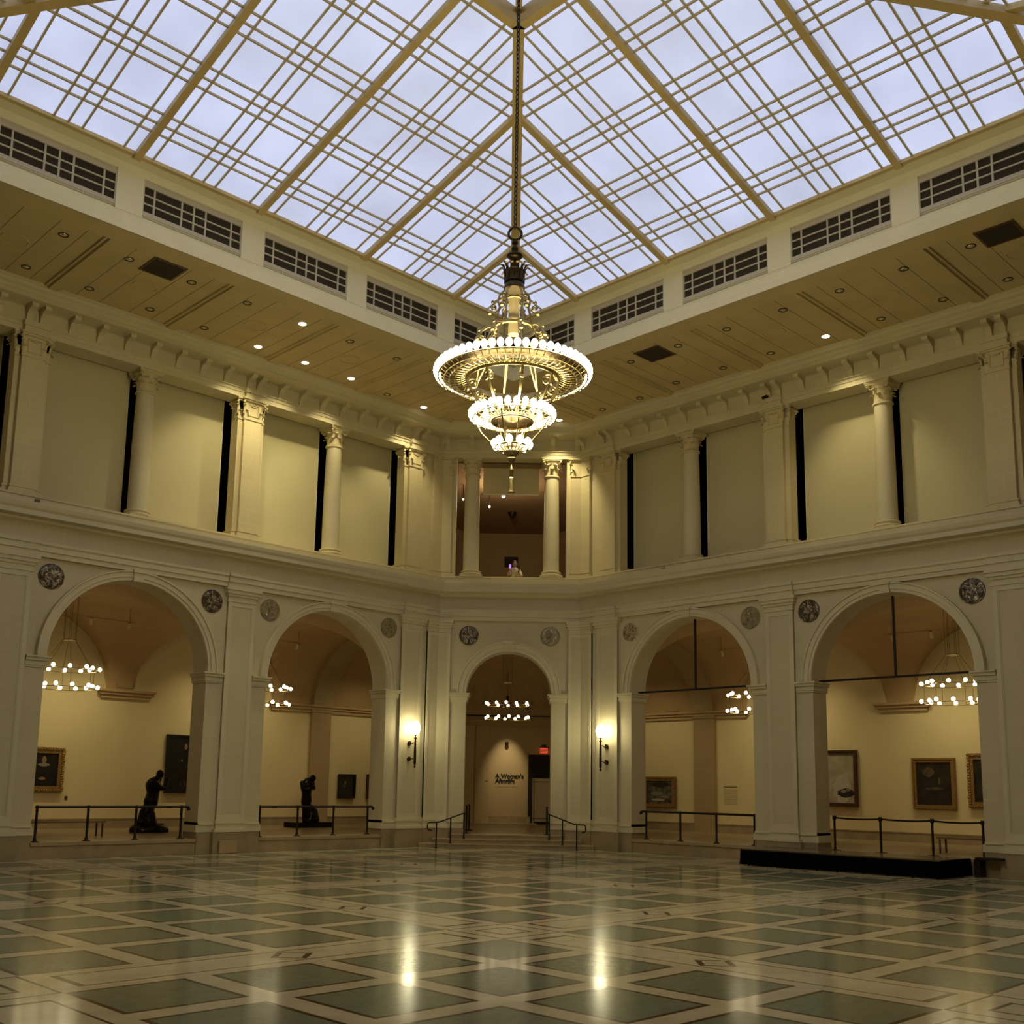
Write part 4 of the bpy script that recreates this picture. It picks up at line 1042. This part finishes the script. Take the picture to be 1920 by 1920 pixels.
# ---- wall lamps
for side, nm in (('L', 'left'), ('R', 'right')):
    t = thing('wall_torch_lamp', 'dark torch-shaped wall lamp glowing on the %s corner pilaster' % nm, 'wall lamp', FR_[side](4.90, .09, 2.65), frot(side), 'torch lamps by the corner')
    m = MB(); m.lathe([(.01, 0), (.035, .03), (.035, .06), (.015, .09), (.035, .12), (.045, .16), (.045, .4), (.04, .7), (.032, .95), (.03, .98), (.05, 1.0), (.05, 1.03), (.02, 1.05)], (0, -.33, 0), 14); m.build('torch', 'darkbrass', t)
    for z in (.31, .84):
        m = MB(); m.tube([(0, 0, z), (0, -.015, z)], .085, 14); m.tube([(0, -.015, z), (0, -.04, z)], .06, 12); b = m.build('rosette', 'darkbrass', t)
        m = MB(); m.tube([(0, -.03, z), (0, -.12, z-.02), (0, -.22, z+.03), (0, -.32, z+.0)], .018, 7); m.tube([(0, -.05, z), (0, -.1, z+.05), (0, -.06, z+.08)], .012, 5); m.build('arm', 'darkbrass', b)
    m = MB(); m.lathe([(.02, 1.05), (.02, 1.1), (.06, 1.12), (.08, 1.14)], (0, -.33, 0), 14); m.build('cup', 'darkbrass', t)
    m = MB(); m.lathe([(.06, 1.14), (.13, 1.22), (.165, 1.34), (.15, 1.46), (.09, 1.56), (.02, 1.6)], (0, -.33, 0), 18); m.build('shade', 'globe', t)
    lamp('torch_bulb', 'POINT', pm(t) @ Vector((0, -.33, 1.36)), (1, .88, .50), SCONCE_W, shadow_soft_size=.17)

# ---------------------------------------------------------------- relief discs in the spandrels
def disc(F, s, z, kind, label, seed):
    side = 'L' if F is FL else ('R' if F is FR else 'X')
    t = thing('relief_medallion', label, 'medallion', F(s, 0, z), frot(side), None)
    mb = MB(); R_ = .335; n = 40; nr = 14; rows = []
    for i in range(nr+1):
        r_ = R_*i/nr; row = []
        for k in range(n):
            a = 2*PI*k/n; x, zz = r_*math.cos(a), r_*math.sin(a)
            h = .02+.05*max(0, noise.noise(Vector((x*6+seed*7, zz*6, seed))))+.03*abs(noise.noise(Vector((x*14, zz*14+seed*3, 2))))
            if i >= nr-1: h = .02
            row.append((x, -h, zz))
        rows.append(row)
    mb.grid(rows, 0, True, close_u=True); mb.build('relief', kind, t)
    mb = MB(); mb.tube([(R_*math.cos(2*PI*k/n), -.012, R_*math.sin(2*PI*k/n)) for k in range(n)], .018, 6, closed=True); mb.build('rim', 'trim' if kind == 'disc_pale' else kind, t)
A1, A2 = opsS[1][0], opsS[0][0]
disc(FL, A1+2.4, 7.46, 'disc_dark', 'dark veined medallion at the far left, left of the far left arch', 1)
disc(FL, A1-2.42, 7.43, 'disc_dark', 'dark striped medallion right of the far left arch', 2)
disc(FL, A2+2.36, 7.42, 'disc_mix', 'cracked medallion left of the second left arch', 3)
disc(FL, A2-2.40, 7.41, 'disc_mix', 'pale streaked medallion right of the second left arch', 4)
disc(FX, -1.46, 7.41, 'disc_dark', 'mottled medallion above left of the centre corner arch', 5)
disc(FX, 1.46, 7.42, 'disc_mix', 'half dark medallion above right of the centre corner arch', 6)
disc(FR, A2-2.42, 7.39, 'disc_pale', 'pale medallion with one dark crack, left of the right arch nearest the corner', 7)
disc(FR, A2+2.35, 7.42, 'disc_mix', 'half pale half dark medallion right of the right arch nearest the corner', 8)
disc(FR, A1-2.43, 7.42, 'disc_dark', 'dark mottled medallion left of the far right arch', 9)
disc(FR, A1+2.39, 7.45, 'disc_dark', 'dark white-veined medallion at the far right', 10)

# ---------------------------------------------------------------- great chandelier
ch = thing('great_chandelier', 'huge tiered gilt chandelier with glowing bulb rings hanging under the skylight', 'chandelier', (CT, CT, 7.46))
def cz(z): return z-7.46
def circ(r, z, n=48): return [(r*math.cos(2*PI*k/n), r*math.sin(2*PI*k/n), cz(z)) for k in range(n)]
def cp(r, a, z): return (r*math.cos(a), r*math.sin(a), cz(z))
m = MB(); z = 12.76; k = 0      # chain
while z < 19.15:
    pts = []
    for j in range(10):
        a = 2*PI*j/10; x = .032*math.cos(a); y = .062*math.sin(a)
        pts.append((x, 0, cz(z)+y) if k % 2 else (0, x, cz(z)+y))
    m.tube(pts, .0135, 5, closed=True); z += .098; k += 1
tag_ = m.build('chain', 'chain', ch)
m = MB(); m.tube([(0+.125*math.cos(2*PI*j/24)*Cr.x, .125*math.cos(2*PI*j/24)*Cr.y, cz(12.605)+.125*math.sin(2*PI*j/24)) for j in range(24)], .026, 8, closed=True); m.build('hanging_ring', 'darkbrass', ch)
m = MB(); m.lathe([(.03, cz(12.46)), (.06, cz(12.44)), (.06, cz(12.40)), (.035, cz(12.38)), (.045, cz(12.36)), (.07, cz(12.32)), (.07, cz(12.27)), (.05, cz(12.23)), (.06, cz(12.20)), (.15, cz(12.17)), (.16, cz(12.14)), (.12, cz(12.10)), (.075, cz(12.06)), (.07, cz(11.95)), (.08, cz(11.5))][::-1], n=24); m.build('finial', 'darkbrass', ch)
m = MB()
m.lathe([(.20, cz(11.46)), (.20, cz(11.52)), (.175, cz(11.56)), (.175, cz(11.68)), (.20, cz(11.80)), (.215, cz(11.82))], n=24)
for j in range(12):
    a = 2*PI*j/12; o_ = Vector((math.cos(a), math.sin(a), 0)); leaf(m, Vector(cp(.17, a, 11.60)), o_, Vector((-o_.y, o_.x, 0)), .34, .085, .13)
m.build('crown', 'darkbrass', ch)
m = MB(); m.lathe([(.105, cz(10.55)), (.105, cz(11.28)), (.12, cz(11.30)), (.15, cz(11.38)), (.18, cz(11.46))], n=20); m.build('stem', 'stem', ch)
def bands_(r, z, h, name, t_=.012):
    m = MB(); m.lathe([(r-.02, cz(z)), (r, cz(z)), (r+.012, cz(z+h*.5)), (r, cz(z+h)), (r-.02, cz(z+h)), (r-.02, cz(z))], n=48, caps=False); return m.build(name, 'brass', ch)
bands_(.17, 11.23, .05, 'upper_band'); bands_(.41, 10.62, .06, 'middle_band'); bands_(.88, 9.60, .10, 'lower_band'); bands_(.40, 8.80, .06, 'bottom_band')
def arm(name, pts, r, parent=ch):
    m = MB(); m.tube(pts, r, 7); return m.build(name, 'brass', parent)
def spiral(c, a, r0, turns=1.5, sgn=1, start=0):
    o_ = Vector((math.cos(a), math.sin(a), 0)); out = []
    n = int(turns*12)
    for i in range(n+1):
        th = start+sgn*i*2*PI/12; rr = r0*(1-.75*i/n); out.append(Vector(c)+o_*rr*math.cos(th)+Vector((0, 0, rr*math.sin(th))))
    return out
for j in range(6):
    a = 2*PI*j/6+.28
    b = arm('upper_bracket', [cp(.17, a, 11.46), cp(.27, a, 11.36), cp(.31, a, 11.22), cp(.27, a, 11.10), cp(.30, a, 11.0), cp(.33, a, 10.88), cp(.34, a, 10.7)], [.02, .022, .024, .02, .024, .022, .02])
    m = MB(); m.tube([cp(.17, a, 11.26), cp(.30, a, 11.25), cp(.40, a, 11.19), cp(.43, a, 11.08)], .018, 6); m.tube(spiral(cp(.39, a, 11.08), a, .06), .018, 6); m.ball(cp(.41, a, 11.20), .028, 1.4, 6); m.ball(cp(.46, a, 10.98), .05, 1, 6); m.build('scroll', 'brass', b)
for j in range(8):
    a = 2*PI*j/8+.2
    b = arm('middle_bracket', [cp(.40, a, 10.66), cp(.52, a, 10.64), cp(.62, a, 10.56), cp(.66, a, 10.44), cp(.70, a, 10.30), cp(.80, a, 10.05), cp(.86, a, 9.70)], [.02, .024, .026, .024, .022, .02, .02])
    m = MB(); m.tube(spiral(cp(.62, a, 10.40), a, .08), .02, 6); m.tube([cp(.42, a, 10.62), cp(.50, a, 10.45), cp(.55, a, 10.2), cp(.7, a, 9.95), cp(.84, a, 9.72)], .016, 6); m.ball(cp(.66, a, 10.58), .03, 1.4, 6); m.ball(cp(.70, a, 10.40), .045, 1, 6); m.build('scroll', 'brass', b)
# big basket of the outer ring
m = MB(); nb = 60
for j in range(nb):
    a = 2*PI*(j+.5)/nb; m.tube([cp(.88, a, 9.66), cp(1.02, a, 9.60), cp(1.18, a, 9.59), cp(1.32, a, 9.63), cp(1.41, a, 9.69)], .0085, 4)
    a2 = 2*PI*j/nb
    for r_ in (.97, 1.05, 1.13, 1.21): m.ball(cp(r_, a2, 9.62), .017, .6, 4)
m.build('basket_ribs', 'brass', ch)
m = MB()
for r_, z_, t_ in ((.90, 9.67, .02), (1.0, 9.615, .006), (1.10, 9.595, .006), (1.20, 9.60, .006), (1.30, 9.625, .008), (1.41, 9.69, .018)): m.tube(circ(r_, z_, 60), t_, 5, closed=True)
m.build('basket_hoops', 'brass', ch)
m = MB(); rows = [circ(r_, z_, 60) for r_, z_ in ((.92, 9.70), (1.05, 9.66), (1.2, 9.655), (1.36, 9.70))]; m.grid(rows, 0, True, close_u=True); m.build('basket_tray', 'darkbrass', ch)
# arms between outer and second tier
for j in range(8):
    a = 2*PI*j/8+.2
    b = arm('lower_bracket', [cp(.87, a, 9.64), cp(.84, a, 9.45), cp(.74, a, 9.30), cp(.60, a, 9.12), cp(.47, a, 8.98), cp(.41, a, 8.86)], [.024, .028, .028, .026, .024, .02])
    m = MB(); m.tube(spiral(cp(.76, a, 9.50), a, .11, 1.6), .018, 6); m.tube(spiral(cp(.62, a, 9.24), a, .06, 1.3, -1), .014, 6); m.ball(cp(.86, a, 9.40), .04, 1, 6); m.build('scroll', 'brass', b)
# second tier
m = MB(); nb2 = 32
for j in range(nb2):
    a = 2*PI*(j+.5)/nb2; m.tube([cp(.38, a, 8.86), cp(.52, a, 8.83), cp(.66, a, 8.85), cp(.74, a, 8.88)], .0085, 4)
    for r_ in (.46, .56): m.ball(cp(r_, 2*PI*j/nb2, 8.84), .014, .6, 4)
for r_, z_, t_ in ((.40, 8.86, .014), (.52, 8.835, .006), (.63, 8.845, .006), (.74, 8.88, .016)): m.tube(circ(r_, z_, 40), t_, 5, closed=True)
m.build('second_basket', 'brass', ch)
m = MB(); m.lathe([(.02, cz(8.86)), (.36, cz(8.87)), (.40, cz(8.85)), (.36, cz(8.835)), (.15, cz(8.83)), (.12, cz(8.81)), (.02, cz(8.80))][::-1], n=36); m.build('centre_plate', 'darkbrass', ch)
for j in range(4):
    a = 2*PI*j/4+.5; arm('stay', [cp(.72, a, 8.86), cp(.60, a, 8.65), cp(.42, a, 8.46), cp(.32, a, 8.32)], .016)
    arm('stay', [cp(.30, a+.7, 8.84), cp(.24, a+.7, 8.6), cp(.2, a+.7, 8.36)], .012)
# bottom bowl, ball and tassel
m = MB(); m.lathe([(.002, 8.135), (.08, 8.15), (.14, 8.19), (.16, 8.235), (.155, 8.25), (.13, 8.26), (.15, 8.31), (.17, 8.36), (.10, 8.37)], (0, 0, -7.46), 28, caps=False); m.tube(circ(.31, 8.33, 30), .02, 6, closed=True)
for j in range(16): a = 2*PI*j/16; m.tube([cp(.15, a, 8.25), cp(.20, a, 8.30), cp(.235, a, 8.36)], .014, 5)
m.build('bowl', 'brass', ch)
m = MB(); m.lathe([(.02, 8.0), (.03, 8.03), (.06, 8.06), (.085, 8.10), (.085, 8.115), (.05, 8.13), (.02, 8.14)], (0, 0, -7.46), 20); m.build('knob', 'brass', ch)
m = MB(); m.lathe([(.078, 7.46), (.058, 7.53), (.052, 7.72), (.045, 7.74), (.02, 7.755), (.03, 7.77), (.038, 7.79), (.038, 7.86), (.044, 7.875), (.044, 7.89), (.02, 7.95), (.012, 8.0)], (0, 0, -7.46), 16)
m.build('tassel', 'brass', ch)
def bulbs(R_, z_, n, r_, ph=0):
    base = None
    for j in range(n):
        a = 2*PI*j/n+ph
        if base is None:
            mm = MB(); mm.lathe([(.012, -.075), (.03, -.065), (r_*.8, -.03), (r_, .01), (r_*.85, .05), (r_*.45, .082), (.008, .095)], n=12); base = mm.build('bulb', 'bulb', ch); o = base
        else: o = base.copy(); sc.collection.objects.link(o)
        o.location = cp(R_, a, z_)
bulbs(1.44, 9.775, 60, .064); bulbs(.768, 8.955, 30, .062, .05); bulbs(.33, 8.385, 10, .07)
m = MB()
for j in range(16):
    a = 2*PI*j/16; m.ball(cp(.53, a, 8.95), .042, 1.1, 7)
o = m.build('inner_bulbs', 'bulb', ch); o['kind'] = 'stuff'

# ---------------------------------------------------------------- small things
t = thing('security_camera', 'small dark camera on the capital of the upper right pilaster', 'camera', FR(11.58, .28, 14.30), frot('R'))
m = MB(); m.tube([(0, 0, .05), (-.12, -.10, -.02)], .05, 8); m.build('body', 'blackmetal', t); m = MB(); m.tube([(0, .03, .0), (0, 0, .05)], .02, 6); m.build('mount', 'blackmetal', t)
m = MB(); m.box(FL, 18.06, 18.18, .24, .30, 9.31, 9.42); tag(m.build('junction_box', 'woodframe'), 'small dark box on the parapet at the left edge of the photo', 'box')
m = MB(); m.box(FR, 7.42, 7.54, .24, .28, 9.30, 9.42); tag(m.build('junction_box', 'galpil'), 'small brown box on the parapet of the right wall', 'box')
for (tt, d, z_, rr, lb) in ((-.33, -3.0, 13.42, .07, 'bright round ceiling spotlight below the hanging screen'), (-.9, -4.0, 13.25, .045, 'smaller spotlight in the upper corner room, left of centre'), (-1.93, -3.2, 13.32, .04, 'tiny spotlight seen between the left pilaster and column of the balcony')):
    t = thing('room_spotlight', lb, 'spotlight', FX(tt, d, z_), 0, None)
    m = MB(); m.ball((0, 0, 0), rr, 1, 8); m.build('lamp', 'gbulb', t); m = MB(); m.tube([(0, 0, rr), (0, 0, 13.93-z_)], .02, 6); m.build('stem', 'blackmetal', t)
lamp('room_lamp', 'POINT', FX(-.33, -3.0, 13.2), (1, .72, .42), 200, shadow_soft_size=.1)
t = thing('upper_sign', 'small dark square sign on the back wall of the upper corner room', 'sign', FX(.02, -11.45, 12.55), frot('X'))
m = MB(); m.box(ID, -.32, .32, 0, .05, -.25, .25); m.build('plate', 'dark', t)
t = thing('ceiling_beacon', 'small dark pendant on the ceiling of the upper corner room', 'pendant', FX(.03, -7.5, 13.93), 0)
m = MB(); m.lathe([(.02, -.3), (.12, -.18), (.2, -.02), (.2, 0)], n=14); m.build('shade', 'blackmetal', t)

# ---- remeshed organic figures
def blob(name, parts, m_, parent=None, vox=.02, smooth=3):
    """parts: list of (points, radii) limbs; merged into one continuous skin"""
    mb = MB()
    for pts, rad in parts:
        if len(pts) == 1: mb.ball(pts[0], rad[0], rad[1] if len(rad) > 1 else 1, 12)
        else:
            # densify
            P_ = [Vector(p) for p in pts]; Q = []; Rr = []
            for i in range(len(P_)-1):
                for k in range(4): u_ = k/4; Q.append(P_[i].lerp(P_[i+1], u_)); Rr.append(rad[i]*(1-u_)+rad[i+1]*u_)
            Q.append(P_[-1]); Rr.append(rad[-1]); mb.tube(Q, Rr, 12)
            for p, r_ in zip(P_, rad): mb.ball(p, r_*.98, 1, 10)
    o = mb.build(name, m_, parent)
    r_ = o.modifiers.new('merge', 'REMESH'); r_.mode = 'VOXEL'; r_.voxel_size = vox; r_.use_smooth_shade = True
    s_ = o.modifiers.new('soft', 'SMOOTH'); s_.iterations = smooth; s_.factor = .6
    return o
# left bronze: figure leaning forward with raised arms, on a rough mound
t = thing('bronze_statue', 'dark bronze figure leaning forward with outstretched arms on a mound, far left arch', 'statue', FL(12.05, -4.2, G), 0, 'bronze statues')
m = MB(); rows = []
for z, k_ in ((0, 1), (.12, 1.0), (.2, .93), (.26, .7), (.27, .05)):
    rows.append([((.64*k_+.03*math.sin(7*a))*math.cos(a)*1.0, (.42*k_+.03*math.cos(5*a))*math.sin(a), z+.03*math.sin(4*a+1)*(z > .1)) for a in [2*PI*q/28 for q in range(28)]])
m.grid(rows, 0, True, close_u=True); m.poly(rows[0][::-1]); m.build('base', 'bronze', t)
blob('figure', [([(-0.02, 0, 0.95), (0.03, 0, 1.25), (0.02, 0, 1.5), (0.06, 0, 1.62)], [0.23, 0.203, 0.257, 0.162]), ([(-0.1, -0.02, 1.0), (-0.06, -0.02, 0.62), (0.05, -0.02, 0.24)], [0.176, 0.135, 0.095]), ([(0.04, 0.08, 1.0), (0.0, 0.1, 0.6), (0.1, 0.1, 0.22)], [0.176, 0.135, 0.095]), ([(0.05, -0.02, 0.26), (0.2, -0.02, 0.24)], [0.081, 0.054]), ([(0.1, 0.1, 0.24), (0.24, 0.1, 0.23)], [0.081, 0.054]), ([(0.1, 0, 1.66), (0.19, 0, 1.78)], [0.095, 0.095]), ([(0.23, 0, 1.86)], [0.127, 1.15]), ([(-0.02, -0.15, 1.58), (0.16, -0.2, 1.42), (0.34, -0.14, 1.4), (0.42, -0.1, 1.62), (0.45, -0.08, 1.72)], [0.115, 0.095, 0.081, 0.061, 0.068]), ([(0.0, 0.15, 1.6), (0.18, 0.2, 1.52), (0.3, 0.15, 1.66), (0.27, 0.06, 1.82)], [0.115, 0.088, 0.074, 0.068]), ([(-0.3, 0, 0.42), (-0.2, 0, 0.62), (-0.08, 0, 0.85)], [0.135, 0.189, 0.176]), ([(-0.36, 0.0, 0.32)], [0.143, 0.8]), ([(-0.08, -0.05, 0.3), (-0.05, 0, 0.55)], [0.27, 0.203]), ([(0.45, -0.08, 1.74), (0.47, -0.1, 1.8)], [0.026, 0.017]), ([(0.47, -0.05, 1.73), (0.5, -0.04, 1.79)], [0.026, 0.017]), ([(0.43, -0.06, 1.74), (0.43, -0.05, 1.81)], [0.024, 0.017])], 'bronze', t, .018)
# second bronze: nude seen from behind hugging itself, head bowed, beside a rock
t = thing('bronze_statue', 'dark bronze standing figure with bowed head and folded arms, second left arch', 'statue', FL(4.85, -5.8, G), 0, 'bronze statues')
m = MB(); m.box(ID, -.82, .82, -.4, .4, 0, .2); m.build('base', 'bronze', t)
blob('figure', [
    ([(-.12, 0, .98), (-.14, 0, 1.25), (-.14, 0, 1.55), (-.12, 0, 1.70)], [.2, .18, .24, .16]),
    ([(-.2, 0, 1.0), (-.19, -.04, .62), (-.2, -.02, .28)], [.15, .12, .09]), ([(-.04, .04, 1.0), (-.05, .06, .62), (-.08, .05, .28)], [.15, .12, .09]),
    ([(-.2, -.1, .24), (-.2, -.26, .23)], [.06, .05]), ([(-.08, -.03, .24), (-.07, -.18, .23)], [.06, .05]),
    ([(-.10, -.08, 1.76), (-.04, -.12, 1.82)], [.09, .09]), ([(.02, -.14, 1.84)], [.125, 1.1]),
    ([(-.34, 0, 1.66), (-.36, -.08, 1.42), (-.2, -.22, 1.40), (.0, -.2, 1.58)], [.10, .085, .07, .055]),
    ([(.08, 0, 1.70), (.14, -.06, 1.46), (.02, -.22, 1.50), (-.16, -.2, 1.72), (-.16, -.12, 1.82)], [.10, .085, .07, .06, .055]),
    ([(.1, .05, .25), (.16, .05, .5), (.14, .05, .72)], [.22, .2, .14]), ([(.3, .05, .3), (.3, .05, .6)], [.2, .12]), ([(.0, .08, .3), (.0, .08, .75)], [.2, .16]),
], 'bronze', t, .018)

# ---- visitor at the balcony
pz = ZF; t = thing('person', 'person with long black hair and a pale patterned top leaning on the corner balcony', 'person', FX(.16, -.95, ZF), frot('X'))
def ps_(x, y, z): return (x, y, z)
blob('body', [
    ([(0, .25, .85), (0, .1, 1.08), (0, .0, 1.22)], [.15, .14, .15]), ([(0, .0, 1.28), (0, -.04, 1.36)], [.05, .05]),
    ([(-.08, .27, .86), (-.09, .25, .48), (-.09, .3, .06)], [.1, .07, .05]), ([(.08, .27, .86), (.09, .25, .48), (.09, .3, .06)], [.1, .07, .05]),
    ([(-.09, .28, .05), (-.09, .1, .04)], [.05, .035]), ([(.09, .28, .05), (.09, .1, .04)], [.05, .035]),
    ([(-.16, .02, 1.22), (-.24, -.12, 1.02), (-.18, -.28, 1.20)], [.055, .045, .032]), ([(.17, .02, 1.22), (.25, -.14, .98), (.1, -.3, .98)], [.055, .045, .032]),
    ([(-.18, -.28, 1.22), (-.18, -.30, 1.28)], [.035, .03]),
    ([(-.20, -.30, 1.28), (-.20, -.31, 1.33)], [.011, .009]), ([(-.18, -.30, 1.28), (-.18, -.31, 1.345)], [.011, .009]), ([(-.16, -.30, 1.28), (-.16, -.31, 1.34)], [.011, .009]), ([(-.14, -.29, 1.27), (-.14, -.30, 1.315)], [.01, .008]), ([(-.20, -.27, 1.25), (-.235, -.28, 1.28)], [.012, .009]),
    ([(.06, -.31, .98), (.02, -.32, .98)], [.03, .02]),
    ([(0, -.07, 1.46)], [.088, 1.3]), ([(0, -.165, 1.44)], [.017, 1.2]), ([(-.085, -.07, 1.45)], [.02, 1.2]), ([(.085, -.07, 1.45)], [.02, 1.2]),
], 'skin', t, .012, 2)
blob('hair', [([(0, -.035, 1.49)], [.108, 1.15]), ([(-.09, -.03, 1.5), (-.11, -.04, 1.36), (-.09, -.05, 1.26)], [.035, .035, .02]), ([(.09, -.03, 1.5), (.125, -.04, 1.34), (.13, -.06, 1.16)], [.045, .06, .04]), ([(0, .02, 1.46), (0, .05, 1.25)], [.08, .09])], 'hair', t, .012, 2)
blob('top', [([(0, .22, .92), (0, .1, 1.06), (0, .0, 1.22)], [.165, .16, .165]), ([(-.15, .02, 1.22), (-.22, -.07, 1.08)], [.075, .065]), ([(.16, .02, 1.22), (.24, -.10, 1.02)], [.075, .065])], 'cloth', t, .014, 2)
m = MB()
for x in (-.03, .03): m.ball((x, -.155, 1.475), .012, 1, 6)
m.build('eyes', 'hair', t)
m = MB(); m.box(ID, -.024, .024, .158, .166, 1.398, 1.406); m.build('mouth', 'woodframe', t)
m = MB(); m.box(ID, .13+.05-.04-.36, .13+.05+.04-.36, .315, .327, 1.24, 1.39); tag(m.build('phone', 'phone'), 'violet lit phone held up by the person on the balcony', 'phone')
ph = bpy.data.objects['phone']; ph.location = t.location; ph.rotation_euler = t.rotation_euler
